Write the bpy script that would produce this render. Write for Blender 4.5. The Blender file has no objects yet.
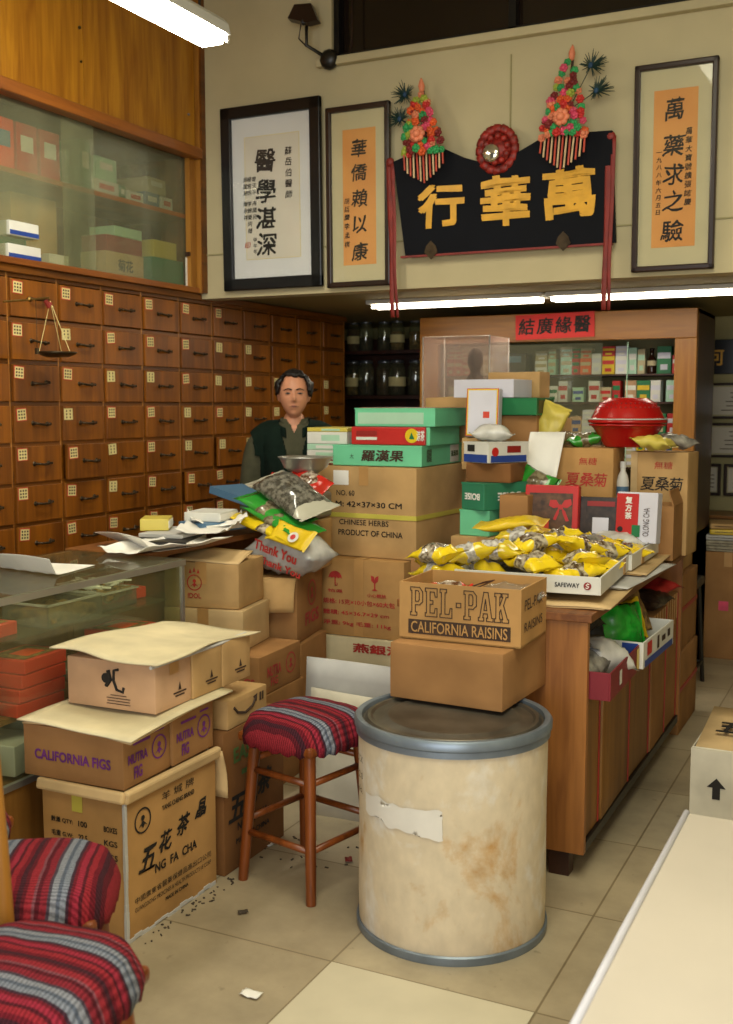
import bpy, bmesh, math, random
from mathutils import Vector, Matrix, Euler, noise
R = math.radians
SC = bpy.context.scene
COL = SC.collection
random.seed(7)

# ------------------------------------------------------------------ camera, world, lights, exposure
cam_d = bpy.data.cameras.new('camera')
cam_d.sensor_fit = 'VERTICAL'; cam_d.sensor_height = 36.0; cam_d.lens = 38.32; cam_d.clip_end = 60
cam = bpy.data.objects.new('camera', cam_d); COL.objects.link(cam)
cam.location = (0, 0, 1.6)
cam.rotation_euler = (R(90 - 5.6), 0, R(26.0))
cam_d.dof.use_dof = True; cam_d.dof.focus_distance = 3.9; cam_d.dof.aperture_fstop = 4.2
SC.camera = cam
SC.view_settings.view_transform = 'Standard'
SC.view_settings.look = 'None'
SC.view_settings.exposure = 0.0
SC.view_settings.gamma = 1.0
SC.view_settings.use_curve_mapping = False

world = bpy.data.worlds.new('world'); SC.world = world; world.use_nodes = True
world.node_tree.nodes['Background'].inputs[0].default_value = (0.95, 0.9, 0.78, 1)
world.node_tree.nodes['Background'].inputs[1].default_value = 0.05


def area(name, loc, rot, sx, sy, energy, col):
    d = bpy.data.lights.new(name, 'AREA'); d.shape = 'RECTANGLE'; d.size = sx; d.size_y = sy
    d.energy = energy; d.color = col
    o = bpy.data.objects.new(name, d); COL.objects.link(o); o.location = loc; o.rotation_euler = rot
    return o


# daylight through the open shopfront behind the camera, ceiling tubes of the front room, tubes under the mezzanine
area('shopfront_daylight', (0.2, -2.3, 1.75), (R(88), 0, R(8)), 3.2, 2.6, 150, (0.97, 0.99, 1.0))
area('front_room_tubes', (-0.4, 1.6, 3.6), (0, 0, 0), 1.6, 3.0, 105, (1.0, 0.97, 0.74))
area('hanging_tube_light', (-2.62, 3.35, 3.03), (0, 0, 0), 0.12, 1.2, 8, (1.0, 0.95, 0.80))
area('mezzanine_tube_light', (-1.85, 5.93, 2.14), (0, 0, 0), 2.0, 0.10, 12, (1.0, 0.93, 0.76))

# ------------------------------------------------------------------ materials


def lin(h):
    h = h.lstrip('#')
    v = [int(h[i:i + 2], 16) / 255 for i in (0, 2, 4)]
    return tuple((c / 12.92 if c <= 0.04045 else ((c + 0.055) / 1.055) ** 2.4) for c in v) + (1,)


MATS = {}


def newmat(name):
    m = bpy.data.materials.new(name); m.use_nodes = True
    MATS[name] = m
    nt = m.node_tree
    return m, nt, nt.nodes['Principled BSDF'], nt.nodes.new, nt.links.new


def setramp(r, stops, interp='LINEAR'):
    cr = r.color_ramp; cr.interpolation = interp
    while len(cr.elements) > 1:
        cr.elements.remove(cr.elements[-1])
    cr.elements[0].position = stops[0][0]; cr.elements[0].color = stops[0][1]
    for p, c in stops[1:]:
        e = cr.elements.new(p); e.color = c


def plain(name, col, rough=0.6, var=0.12, scale=6.0, bump=0.0, metal=0.0, stretch=(1, 1, 1), spec=0.5, col2=None, detail=4):
    if name in MATS: return MATS[name]
    m, nt, b, N, Lk = newmat(name)
    c = lin(col)
    tc = N('ShaderNodeTexCoord'); mp = N('ShaderNodeMapping'); mp.inputs['Scale'].default_value = stretch
    oi = N('ShaderNodeObjectInfo'); ad = N('ShaderNodeVectorMath'); ad.operation = 'ADD'
    sc_ = N('ShaderNodeVectorMath'); sc_.operation = 'SCALE'; sc_.inputs['Scale'].default_value = 7.0
    Lk(oi.outputs['Random'], sc_.inputs[0]); Lk(tc.outputs['Object'], ad.inputs[0]); Lk(sc_.outputs[0], ad.inputs[1])
    Lk(ad.outputs[0], mp.inputs['Vector'])
    nz = N('ShaderNodeTexNoise'); nz.inputs['Scale'].default_value = scale; nz.inputs['Detail'].default_value = detail
    Lk(mp.outputs[0], nz.inputs['Vector'])
    rp = N('ShaderNodeValToRGB')
    d = lin(col2) if col2 else tuple(x * (1 - var * 2) for x in c[:3]) + (1,)
    l = c if col2 else tuple(min(1, x * (1 + var)) for x in c[:3]) + (1,)
    setramp(rp, [(0.32, d), (0.68, l)])
    Lk(nz.outputs['Fac'], rp.inputs[0]); Lk(rp.outputs[0], b.inputs['Base Color'])
    b.inputs['Roughness'].default_value = rough; b.inputs['Metallic'].default_value = metal
    b.inputs['Specular IOR Level'].default_value = spec
    if bump:
        bp = N('ShaderNodeBump'); bp.inputs['Strength'].default_value = bump; bp.inputs['Distance'].default_value = 0.01
        Lk(nz.outputs['Fac'], bp.inputs['Height']); Lk(bp.outputs[0], b.inputs['Normal'])
    return m


def wood(name, c1, c2, axis='Z', scale=5.0, rough=0.4, fig=0.5):
    m, nt, b, N, Lk = newmat(name)
    tc = N('ShaderNodeTexCoord'); oi = N('ShaderNodeObjectInfo')
    sc_ = N('ShaderNodeVectorMath'); sc_.operation = 'SCALE'; sc_.inputs['Scale'].default_value = 9.0
    ad = N('ShaderNodeVectorMath'); ad.operation = 'ADD'
    Lk(oi.outputs['Random'], sc_.inputs[0]); Lk(tc.outputs['Object'], ad.inputs[0]); Lk(sc_.outputs[0], ad.inputs[1])
    mp = N('ShaderNodeMapping')
    s = [7.0, 7.0, 7.0]; s['XYZ'.index(axis)] = 0.6
    mp.inputs['Scale'].default_value = s
    Lk(ad.outputs[0], mp.inputs['Vector'])
    n1 = N('ShaderNodeTexNoise'); n1.inputs['Scale'].default_value = scale; n1.inputs['Detail'].default_value = 6; n1.inputs['Distortion'].default_value = 0.6
    n2 = N('ShaderNodeTexNoise'); n2.inputs['Scale'].default_value = 1.1; n2.inputs['Detail'].default_value = 3; n2.inputs['Distortion'].default_value = fig
    Lk(mp.outputs[0], n1.inputs['Vector']); Lk(mp.outputs[0], n2.inputs['Vector'])
    mx = N('ShaderNodeMath'); mx.operation = 'MULTIPLY_ADD'; mx.inputs[1].default_value = 0.45
    m2 = N('ShaderNodeMath'); m2.operation = 'MULTIPLY'; m2.inputs[1].default_value = 0.55
    Lk(n2.outputs['Fac'], m2.inputs[0]); Lk(n1.outputs['Fac'], mx.inputs[0]); Lk(m2.outputs[0], mx.inputs[2])
    rp = N('ShaderNodeValToRGB'); setramp(rp, [(0.36, lin(c2)), (0.62, lin(c1))])
    Lk(mx.outputs[0], rp.inputs[0]); Lk(rp.outputs[0], b.inputs['Base Color'])
    b.inputs['Roughness'].default_value = rough
    bp = N('ShaderNodeBump'); bp.inputs['Strength'].default_value = 0.08; bp.inputs['Distance'].default_value = 0.004
    Lk(n1.outputs['Fac'], bp.inputs['Height']); Lk(bp.outputs[0], b.inputs['Normal'])
    return m


def glass(name, tint, dust=0.12, dustcol='#a7a98c', rough=0.03, base=0.03):
    """thin pane: transparent + fresnel gloss + a share of diffuse dust and painted haze"""
    m = bpy.data.materials.new(name); m.use_nodes = True; MATS[name] = m
    nt = m.node_tree; N = nt.nodes.new; Lk = nt.links.new
    for n in list(nt.nodes):
        nt.nodes.remove(n)
    out = N('ShaderNodeOutputMaterial')
    tr = N('ShaderNodeBsdfTransparent'); tr.inputs[0].default_value = lin(tint)
    gl = N('ShaderNodeBsdfGlossy'); gl.inputs['Roughness'].default_value = rough
    df = N('ShaderNodeBsdfDiffuse'); df.inputs[0].default_value = lin(dustcol)
    lw = N('ShaderNodeLayerWeight'); lw.inputs[0].default_value = 0.5; pw = N('ShaderNodeMath'); pw.operation = 'POWER'; pw.inputs[1].default_value = 4.0; fr = N('ShaderNodeMath'); fr.operation = 'MULTIPLY_ADD'; fr.inputs[1].default_value = 0.55; fr.inputs[2].default_value = base
    Lk(lw.outputs['Facing'], pw.inputs[0]); Lk(pw.outputs[0], fr.inputs[0])
    m1 = N('ShaderNodeMixShader'); m2 = N('ShaderNodeMixShader')
    m1.inputs[0].default_value = dust
    if dust > 0:
        nz = N('ShaderNodeTexNoise'); nz.inputs['Scale'].default_value = 2.5
        tc = N('ShaderNodeTexCoord'); Lk(tc.outputs['Object'], nz.inputs['Vector'])
        ml = N('ShaderNodeMath'); ml.operation = 'MULTIPLY'; ml.inputs[1].default_value = dust * 2
        Lk(nz.outputs['Fac'], ml.inputs[0]); Lk(ml.outputs[0], m1.inputs[0])
    Lk(tr.outputs[0], m1.inputs[1]); Lk(df.outputs[0], m1.inputs[2])
    Lk(fr.outputs[0], m2.inputs[0]); Lk(m1.outputs[0], m2.inputs[1]); Lk(gl.outputs[0], m2.inputs[2])
    Lk(m2.outputs[0], out.inputs[0])
    return m


def emit(name, col, strength):
    m, nt, b, N, Lk = newmat(name)
    b.inputs['Base Color'].default_value = lin(col)
    b.inputs['Emission Color'].default_value = lin(col); b.inputs['Emission Strength'].default_value = strength
    return m


def striped(name):
    m, nt, b, N, Lk = newmat(name)
    tc = N('ShaderNodeTexCoord'); sx = N('ShaderNodeSeparateXYZ')
    Lk(tc.outputs['Object'], sx.inputs[0])
    nz = N('ShaderNodeTexNoise'); nz.inputs['Scale'].default_value = 14; Lk(tc.outputs['Object'], nz.inputs['Vector'])
    # coordinate along Y in periods of 0.155 m with a little wobble
    a = N('ShaderNodeMath'); a.operation = 'MULTIPLY_ADD'; a.inputs[1].default_value = 0.010; Lk(nz.outputs['Fac'], a.inputs[0]); Lk(sx.outputs['Y'], a.inputs[2])
    w = N('ShaderNodeMath'); w.operation = 'DIVIDE'; w.inputs[1].default_value = 0.155; Lk(a.outputs[0], w.inputs[0])
    f = N('ShaderNodeMath'); f.operation = 'FRACT'; Lk(w.outputs[0], f.inputs[0])
    rp = N('ShaderNodeValToRGB')
    S = [(0, '#6a1a26'), (.06, '#8f2630'), (.14, '#511a24'), (.18, '#92283a'), (.26, '#6a1c28'), (.30, '#3f2834'), (.34, '#7a7f8c'), (.42, '#565d6c'), (.47, '#82848e'), (.55, '#483c48'), (.59, '#7e2430'), (.68, '#561a24'), (.74, '#7a4650'), (.78, '#8e2832'), (.88, '#5c1c26'), (.93, '#42202a')]
    setramp(rp, [(p, lin(c)) for p, c in S], 'CONSTANT')
    Lk(f.outputs[0], rp.inputs[0])
    # woven zigzag
    wv = N('ShaderNodeTexWave'); wv.inputs['Scale'].default_value = 38; wv.inputs['Distortion'].default_value = 3; wv.inputs['Detail Scale'].default_value = 6
    Lk(tc.outputs['Object'], wv.inputs['Vector'])
    mr = N('ShaderNodeMapRange'); mr.inputs['To Min'].default_value = 0.50; mr.inputs['To Max'].default_value = 1.08; Lk(wv.outputs['Fac'], mr.inputs['Value'])
    mm = N('ShaderNodeVectorMath'); mm.operation = 'SCALE'; Lk(rp.outputs[0], mm.inputs[0]); Lk(mr.outputs[0], mm.inputs['Scale'])
    Lk(mm.outputs[0], b.inputs['Base Color'])
    b.inputs['Roughness'].default_value = 0.92; b.inputs['Specular IOR Level'].default_value = 0.15
    bp = N('ShaderNodeBump'); bp.inputs['Strength'].default_value = 0.35; bp.inputs['Distance'].default_value = 0.004
    Lk(wv.outputs['Fac'], bp.inputs['Height']); Lk(bp.outputs[0], b.inputs['Normal'])
    return m


def stained(name, base, light, stain):
    m, nt, b, N, Lk = newmat(name)
    tc = N('ShaderNodeTexCoord'); mp = N('ShaderNodeMapping'); mp.inputs['Scale'].default_value = (1, 1, .7); mp.inputs['Location'].default_value = (3.1, 1.7, .4)
    Lk(tc.outputs['Object'], mp.inputs['Vector'])
    n1 = N('ShaderNodeTexNoise'); n1.inputs['Scale'].default_value = 4.2; n1.inputs['Detail'].default_value = 9; n1.inputs['Roughness'].default_value = .62; n1.inputs['Distortion'].default_value = .35
    n2 = N('ShaderNodeTexNoise'); n2.inputs['Scale'].default_value = 26; n2.inputs['Detail'].default_value = 4
    Lk(mp.outputs[0], n1.inputs['Vector']); Lk(mp.outputs[0], n2.inputs['Vector'])
    r1 = N('ShaderNodeValToRGB'); setramp(r1, [(.29, lin(stain)), (.42, lin(base)), (.52, lin(base)), (.62, lin(light))])
    Lk(n1.outputs['Fac'], r1.inputs[0])
    mr = N('ShaderNodeMapRange'); mr.inputs['From Min'].default_value = .3; mr.inputs['From Max'].default_value = .7; mr.inputs['To Min'].default_value = .90; mr.inputs['To Max'].default_value = 1.05
    Lk(n2.outputs['Fac'], mr.inputs['Value'])
    v = N('ShaderNodeVectorMath'); v.operation = 'SCALE'; Lk(r1.outputs[0], v.inputs[0]); Lk(mr.outputs[0], v.inputs['Scale']); Lk(v.outputs[0], b.inputs['Base Color'])
    b.inputs['Roughness'].default_value = .75; b.inputs['Specular IOR Level'].default_value = .25
    return m


def tiles(name):
    m, nt, b, N, Lk = newmat(name)
    tc = N('ShaderNodeTexCoord'); mp = N('ShaderNodeMapping'); mp.inputs['Location'].default_value = (0.80, -2.66, 0)
    Lk(tc.outputs['Object'], mp.inputs['Vector'])
    br = N('ShaderNodeTexBrick'); br.offset = 0.0; br.squash = 1.0
    br.inputs['Scale'].default_value = 1.0; br.inputs['Brick Width'].default_value = 0.61; br.inputs['Row Height'].default_value = 0.61
    br.inputs['Mortar Size'].default_value = 0.004; br.inputs['Mortar Smooth'].default_value = 0.3; br.inputs['Bias'].default_value = 0.0
    br.inputs['Color1'].default_value = lin('#ae9e82'); br.inputs['Color2'].default_value = lin('#bcae92'); br.inputs['Mortar'].default_value = lin('#8a7a5e')
    Lk(mp.outputs[0], br.inputs['Vector'])
    n1 = N('ShaderNodeTexNoise'); n1.inputs['Scale'].default_value = 1.6; n1.inputs['Detail'].default_value = 8; n1.inputs['Roughness'].default_value = 0.65
    Lk(tc.outputs['Object'], n1.inputs['Vector'])
    mr = N('ShaderNodeMapRange'); mr.inputs['From Min'].default_value = 0.3; mr.inputs['From Max'].default_value = 0.7; mr.inputs['To Min'].default_value = 0.55; mr.inputs['To Max'].default_value = 1.08
    Lk(n1.outputs['Fac'], mr.inputs['Value'])
    n3 = N('ShaderNodeTexNoise'); n3.inputs['Scale'].default_value = 22; n3.inputs['Detail'].default_value = 5
    Lk(tc.outputs['Object'], n3.inputs['Vector'])
    r3 = N('ShaderNodeMapRange'); r3.inputs['From Min'].default_value = 0.66; r3.inputs['From Max'].default_value = 0.74; r3.inputs['To Min'].default_value = 1.0; r3.inputs['To Max'].default_value = 0.72
    Lk(n3.outputs['Fac'], r3.inputs['Value'])
    mu = N('ShaderNodeMath'); mu.operation = 'MULTIPLY'; Lk(mr.outputs[0], mu.inputs[0]); Lk(r3.outputs[0], mu.inputs[1])
    sc_ = N('ShaderNodeVectorMath'); sc_.operation = 'SCALE'; Lk(br.outputs['Color'], sc_.inputs[0]); Lk(mu.outputs[0], sc_.inputs['Scale'])
    Lk(sc_.outputs[0], b.inputs['Base Color'])
    b.inputs['Roughness'].default_value = 0.42
    return m


def packet_mat(name, head, mid1, mid2, gloss=0.25, win=0.092):
    """printed film: coloured ends along local X, clear middle showing the herb inside"""
    m, nt, b, N, Lk = newmat(name)
    tc = N('ShaderNodeTexCoord'); sx = N('ShaderNodeSeparateXYZ'); Lk(tc.outputs['Object'], sx.inputs[0])
    nz = N('ShaderNodeTexNoise'); nz.inputs['Scale'].default_value = 45; nz.inputs['Detail'].default_value = 5; Lk(tc.outputs['Object'], nz.inputs['Vector'])
    rm = N('ShaderNodeValToRGB'); setramp(rm, [(0.40, lin(mid1)), (0.60, lin(mid2))]); Lk(nz.outputs['Fac'], rm.inputs[0])
    n2 = N('ShaderNodeTexNoise'); n2.inputs['Scale'].default_value = 9; Lk(tc.outputs['Object'], n2.inputs['Vector'])
    ab = N('ShaderNodeMath'); ab.operation = 'ABSOLUTE'; Lk(sx.outputs['X'], ab.inputs[0])
    ad = N('ShaderNodeMath'); ad.operation = 'MULTIPLY_ADD'; ad.inputs[1].default_value = 0.12; Lk(n2.outputs['Fac'], ad.inputs[0]); Lk(ab.outputs[0], ad.inputs[2])
    gt = N('ShaderNodeMath'); gt.operation = 'GREATER_THAN'; gt.inputs[1].default_value = win; Lk(ad.outputs[0], gt.inputs[0])
    mx = N('ShaderNodeMix'); mx.data_type = 'RGBA'; Lk(gt.outputs[0], mx.inputs['Factor']); Lk(rm.outputs[0], mx.inputs['A']); mx.inputs['B'].default_value = lin(head)
    Lk(mx.outputs['Result'], b.inputs['Base Color'])
    b.inputs['Roughness'].default_value = gloss; b.inputs['Coat Weight'].default_value = 0.6; b.inputs['Coat Roughness'].default_value = 0.12
    return m


CARD = dict(tan='#ba9664', brown='#9c7247', pale='#c9ab7d', pink='#c09a78', white='#cfc8b6', dark='#7c5430', orange='#b48a55', cream='#d6c8a4')
for k, v in CARD.items():
    plain('card_' + k, v, 0.85, 0.10, 5, 0.05, spec=0.2)
plain('card_edge', '#cdb384', 0.9, 0.08, 30)
plain('tape_tan', '#b58a54', 0.35, 0.06, 9)
plain('tape_yellow', '#c8bd52', 0.4, 0.05)
plain('strap_red', '#a02a20', 0.5, 0.05)
plain('ink_black', '#1b1714', 0.75, 0.2, 20)
plain('ink_red', '#b5302a', 0.75, 0.15, 20)
plain('ink_pink', '#b8423f', 0.8, 0.15, 20)
plain('ink_purple', '#6d2a78', 0.75, 0.15, 20)
plain('ink_green', '#4e6b32', 0.8, 0.15, 20)
plain('ink_brown', '#3f2b1c', 0.8, 0.15, 20)
plain('ink_white', '#e6e4dc', 0.7, 0.05, 20)
plain('paper', '#e9e6df', 0.8, 0.04, 8, spec=0.2)
plain('paper_grey', '#b9b7b4', 0.8, 0.06, 8)
plain('label_cream', '#d8c98c', 0.8, 0.05, 20)
plain('label_red', '#c23c28', 0.7, 0.05)
wood('wood_drawer', '#8c5008', '#633403', 'Z', 5, 0.45)
wood('wood_drawer_frame', '#754208', '#4e2a05', 'Y', 5, 0.42)
wood('wood_edge', '#b9803a', '#8f5a22', 'Z', 5, 0.45)
wood('wood_door', '#b98020', '#8e5611', 'Z', 4.5, 0.33, 2.2)
wood('wood_rail', '#995a20', '#74401a', 'Y', 5, 0.35)
wood('wood_counter', '#a26a33', '#7a4a20', 'Z', 5, 0.42)
wood('wood_counter_rail', '#8a5526', '#5f3413', 'Y', 5, 0.45)
wood('wood_case', '#96611e', '#6f4413', 'X', 5, 0.38)
wood('wood_case_post', '#a8742c', '#875519', 'Z', 5, 0.4)
wood('wood_dark', '#452415', '#2c150c', 'Z', 5, 0.45)
wood('wood_stool', '#8e4a1d', '#63300f', 'Z', 6, 0.33)
wood('panel_door', '#94682f', '#734b1e', 'Z', 4, 0.5)
plain('brass_dark', '#4d4030', 0.35, 0.2, 30, metal=0.8)
plain('brass_bright', '#8f7440', 0.35, 0.1, 30, metal=0.9)
plain('plaster', '#bcb08c', 0.85, 0.05, 2.2, 0.03, spec=0.2)
plain('plaster_rear', '#a39a70', 0.85, 0.06, 2.0, 0.03, spec=0.2)
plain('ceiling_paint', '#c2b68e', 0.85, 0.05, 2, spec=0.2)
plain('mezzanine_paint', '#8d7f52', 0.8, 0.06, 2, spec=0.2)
plain('window_dark', '#1c130d', 0.15, 0.2, 1.5)
plain('black_lacquer', '#0c0c0f', 0.28, 0.1, 6)
plain('brown_lacquer', '#2a1710', 0.3, 0.15, 8)
plain('sign_navy', '#0a0c13', 0.7, 0.1, 5, spec=0.15)
plain('gold_paint', '#d8a021', 0.45, 0.08, 18)
plain('mat_white', '#d2d3d2', 0.7, 0.02)
plain('mat_cream', '#bdb48f', 0.75, 0.03)
plain('paper_ivory', '#d0cabb', 0.8, 0.03)
plain('paper_orange', '#d59a55', 0.8, 0.08, 4, col2='#c98848')
plain('ribbon_red', '#7d221b', 0.6, 0.15, 12)
plain('banner_red', '#c8201a', 0.6, 0.05)
plain('red_plastic', '#ac1513', 0.25, 0.04, 5)
plain('red_plastic_dark', '#a81614', 0.35, 0.04, 5)
plain('red_carve', '#8f2017', 0.5, 0.3, 40, 0.4)
plain('mirror_disc', '#c9c4b6', 0.12, 0.02, metal=0.9)
plain('steel', '#8b8f96', 0.3, 0.12, 14, metal=0.85)
plain('steel_lid', '#6d675d', 0.42, 0.22, 7, metal=0.7)
plain('steel_band', '#7d8894', 0.4, 0.12, 9, metal=0.55)
plain('alu', '#b9b9b2', 0.35, 0.05, metal=0.8)
plain('white_paint', '#c9c9c4', 0.4, 0.03)
plain('black_metal', '#14110f', 0.4, 0.1)
plain('olive_shirt', '#4b4a38', 0.9, 0.08, 25, spec=0.2)
plain('vest_green', '#101f18', 0.9, 0.12, 30, spec=0.15)
plain('trousers', '#22232a', 0.9, 0.1, 20)
plain('skin', '#c98c6c', 0.5, 0.05, 14)
plain('lips', '#96584a', 0.5, 0.05, 14)
plain('hair', '#120d0b', 0.5, 0.3, 60, 0.3, stretch=(1, 1, 0.2))
plain('eye_white', '#6d5f56', 0.3, 0.02)
plain('mint', '#6cc598', 0.5, 0.05)
plain('mint_pale', '#a6cdb2', 0.5, 0.05)
plain('green_box', '#12703e', 0.5, 0.08)
plain('teal_box', '#2f7d5c', 0.55, 0.08)
plain('red_box', '#b81f1b', 0.45, 0.06)
plain('red_box_dark', '#8d1a16', 0.5, 0.08)
plain('orange_red', '#e0391a', 0.5, 0.05)
plain('orange_label', '#ff5a1e', 0.5, 0.04)
plain('blue_box', '#23418f', 0.45, 0.05)
plain('blue_grey', '#4c7190', 0.5, 0.06)
plain('lavender_white', '#c9c8d4', 0.55, 0.03)
plain('white_box', '#d3d2ca', 0.6, 0.04)
plain('yellow_print', '#d9b81c', 0.35, 0.08)
plain('yellow_pale', '#cdbb52', 0.4, 0.06)
plain('photo_brown', '#5a3a22', 0.5, 0.35, 25)
plain('photo_dark', '#33251c', 0.4, 0.4, 30)
plain('amber_glass', '#2b1408', 0.1, 0.1)
plain('herb_dark', '#33261a', 0.8, 0.4, 40, 0.4)
plain('herb_tan', '#94733f', 0.8, 0.35, 40, 0.4)
stained('drum_fibre', '#d3c3a6', '#dcd6cb', '#bd9258')
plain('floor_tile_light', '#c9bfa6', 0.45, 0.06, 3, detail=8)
plain('drum_label', '#dcd7cd', 0.8, 0.05, 8)
plain('plastic_clear_white', '#c8c6c0', 0.2, 0.12, 14)
plain('plastic_silver', '#a7a399', 0.18, 0.3, 22, metal=0.3)
plain('bag_green', '#1f9a2c', 0.25, 0.15, 20)
plain('newsprint', '#a49b86', 0.85, 0.2, 30)
plain('dirt', '#4b4034', 0.95, 0.2, 20)
for nm, c in dict(f_red='#c22a24', f_orange='#dd5a22', f_pink='#d84a6a', f_green='#2f9a55', f_lime='#9aa83a', f_maroon='#7a1c1c', f_salmon='#e2845f', tassel_cream='#d3b98f', tassel_red='#c04a36', peacock='#16332b', peacock_eye='#123a5a').items():
    plain(nm, c, 0.6, 0.12, 20)
glass('glass_dusty', '#f3f4ea', 0.16, '#b0b394', 0.06)
glass('glass_case', '#f6f8f2', 0.085, '#a9ad98', 0.03)  # diffuse share also paints in the bright hazy reflections on the pane
glass('glass_counter', '#f2f5ea', 0.06, '#a9ab88', 0.03)
glass('glass_jar', '#eceedd', 0.10, '#a9a988', 0.08, 0.12)
glass('film_clear', '#f0efe8', 0.16, '#c8c4ba', 0.12)
glass('tank_wrap', '#f6ece6', 0.27, '#cdbcb2', 0.15)
glass('picture_glass', '#ffffff', 0.0)
emit('tube_glow', '#fff3d6', 9.0)
emit('tube_glow_bright', '#fff6e0', 34.0)
striped('stripe_fabric')
tiles('floor_tiles')
packet_mat('packet_yellow', '#e3c41a', '#4a3822', '#b5aa94')
packet_mat('packet_silver', '#cdb21f', '#8d8780', '#c9c6c0', 0.15)
packet_mat('packet_grey', '#b9b6a4', '#3f3d35', '#77746a', 0.15, 0.205)
packet_mat('packet_green', '#2d8f2f', '#5b503a', '#8d8468', 0.2)
packet_mat('packet_red', '#c0261c', '#5b3a26', '#b8aa98', 0.2)
M = MATS

# ------------------------------------------------------------------ mesh helpers


class MB:
    def __init__(self): self.bm = bmesh.new(); self.mats = []; self.mi = 0

    def mat(self, m):
        if m not in self.mats: self.mats.append(m)
        self.mi = self.mats.index(m); return self

    def _fin(self, vs, fs, mtx):
        for v in vs: v.co = mtx @ v.co
        for f in fs: f.material_index = self.mi

    def box(self, c, s, rot=(0, 0, 0), bev=0.0):
        r = bmesh.ops.create_cube(self.bm, size=1)
        vs = r['verts']
        for v in vs: v.co = Vector((v.co.x * s[0], v.co.y * s[1], v.co.z * s[2]))
        fs = set(f for v in vs for f in v.link_faces)
        if bev > 0:
            es = list(set(e for v in vs for e in v.link_edges))
            rr = bmesh.ops.bevel(self.bm, geom=es, offset=min(bev, min(s) * .45), segments=2, affect='EDGES', profile=0.5)
            fs = set(f for f in fs if f.is_valid) | set(rr['faces'])
            vs = list(set(v for f in fs for v in f.verts))
        self._fin(vs, fs, Matrix.Translation(c) @ Euler(rot).to_matrix().to_4x4())
        return self

    def cyl(self, c, r1, h, r2=None, seg=24, rot=(0, 0, 0)):
        r = bmesh.ops.create_cone(self.bm, cap_ends=True, segments=seg, radius1=r1, radius2=r1 if r2 is None else r2, depth=h)
        vs = r['verts']; fs = set(f for v in vs for f in v.link_faces)
        self._fin(vs, fs, Matrix.Translation(c) @ Euler(rot).to_matrix().to_4x4()); return self

    def ball(self, c, r, sub=2, sc=(1, 1, 1), rot=(0, 0, 0)):
        q = bmesh.ops.create_icosphere(self.bm, subdivisions=sub, radius=r)
        vs = q['verts']; fs = set(f for v in vs for f in v.link_faces)
        self._fin(vs, fs, Matrix.Translation(c) @ Euler(rot).to_matrix().to_4x4() @ Matrix.Diagonal((*sc, 1))); return self

    def tube(self, pts, r, seg=8, r_end=None):
        pts = [Vector(p) for p in pts]; n = len(pts); rings = []
        up = Vector((0, 0, 1))
        for i, p in enumerate(pts):
            t = (pts[min(i + 1, n - 1)] - pts[max(i - 1, 0)]).normalized()
            a = t.cross(up)
            if a.length < 1e-3: a = t.cross(Vector((1, 0, 0)))
            a.normalize(); b_ = a.cross(t)
            rr = r if r_end is None else r + (r_end - r) * i / (n - 1)
            rings.append([self.bm.verts.new(p + (a * math.cos(2 * math.pi * k / seg) + b_ * math.sin(2 * math.pi * k / seg)) * rr) for k in range(seg)])
        for i in range(n - 1):
            for k in range(seg):
                f = self.bm.faces.new((rings[i][k], rings[i][(k + 1) % seg], rings[i + 1][(k + 1) % seg], rings[i + 1][k])); f.material_index = self.mi
        for rg in (rings[0][::-1], rings[-1]):
            f = self.bm.faces.new(rg); f.material_index = self.mi
        return self

    def lathe(self, prof, seg=32, c=(0, 0, 0), close=False):
        rings = []
        for r, z in prof:
            if r < 1e-5: rings.append([self.bm.verts.new((c[0], c[1], c[2] + z))])
            else: rings.append([self.bm.verts.new((c[0] + r * math.cos(2 * math.pi * k / seg), c[1] + r * math.sin(2 * math.pi * k / seg), c[2] + z)) for k in range(seg)])
        for a, b_ in zip(rings, rings[1:]):
            for k in range(seg):
                k2 = (k + 1) % seg
                q = [a[0]] if len(a) == 1 else [a[k], a[k2]]
                w = [b_[0]] if len(b_) == 1 else [b_[k2], b_[k]]
                if len(q) + len(w) > 2:
                    f = self.bm.faces.new(q + w); f.material_index = self.mi
        return self

    def prism(self, pts, t, mtx=None):
        """polygon in XY, thickness t downward from z=0 to z=t"""
        a = [self.bm.verts.new((x, y, 0)) for x, y in pts]; b_ = [self.bm.verts.new((x, y, t)) for x, y in pts]
        fs = [self.bm.faces.new(a[::-1]), self.bm.faces.new(b_)]
        n = len(pts)
        for i in range(n):
            fs.append(self.bm.faces.new((a[i], a[(i + 1) % n], b_[(i + 1) % n], b_[i])))
        self._fin(a + b_, fs, mtx or Matrix.Identity(4)); return self

    def quad(self, p):
        f = self.bm.faces.new([self.bm.verts.new(q) for q in p]); f.material_index = self.mi; return self

    def grid(self, fn, nu, nv):
        g = [[self.bm.verts.new(fn(i / nu, j / nv)) for j in range(nv + 1)] for i in range(nu + 1)]
        for i in range(nu):
            for j in range(nv):
                f = self.bm.faces.new((g[i][j], g[i + 1][j], g[i + 1][j + 1], g[i][j + 1])); f.material_index = self.mi
        return self

    def mesh(self, name, smooth=False, recalc=True):
        if recalc: bmesh.ops.recalc_face_normals(self.bm, faces=self.bm.faces)
        me = bpy.data.meshes.new(name); self.bm.to_mesh(me); self.bm.free()
        for m in self.mats: me.materials.append(m if not isinstance(m, str) else M[m])
        if smooth:
            me.shade_smooth()
        return me

    def build(self, name, mat=None, parent=None, loc=(0, 0, 0), rot=(0, 0, 0), smooth=False, sharp=None, mods=()):
        if mat is not None: self.mats = [mat]
        me = self.mesh(name, smooth)
        if sharp: me.set_sharp_from_angle(angle=R(sharp))
        return put(name, me, parent, loc, rot)


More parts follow.
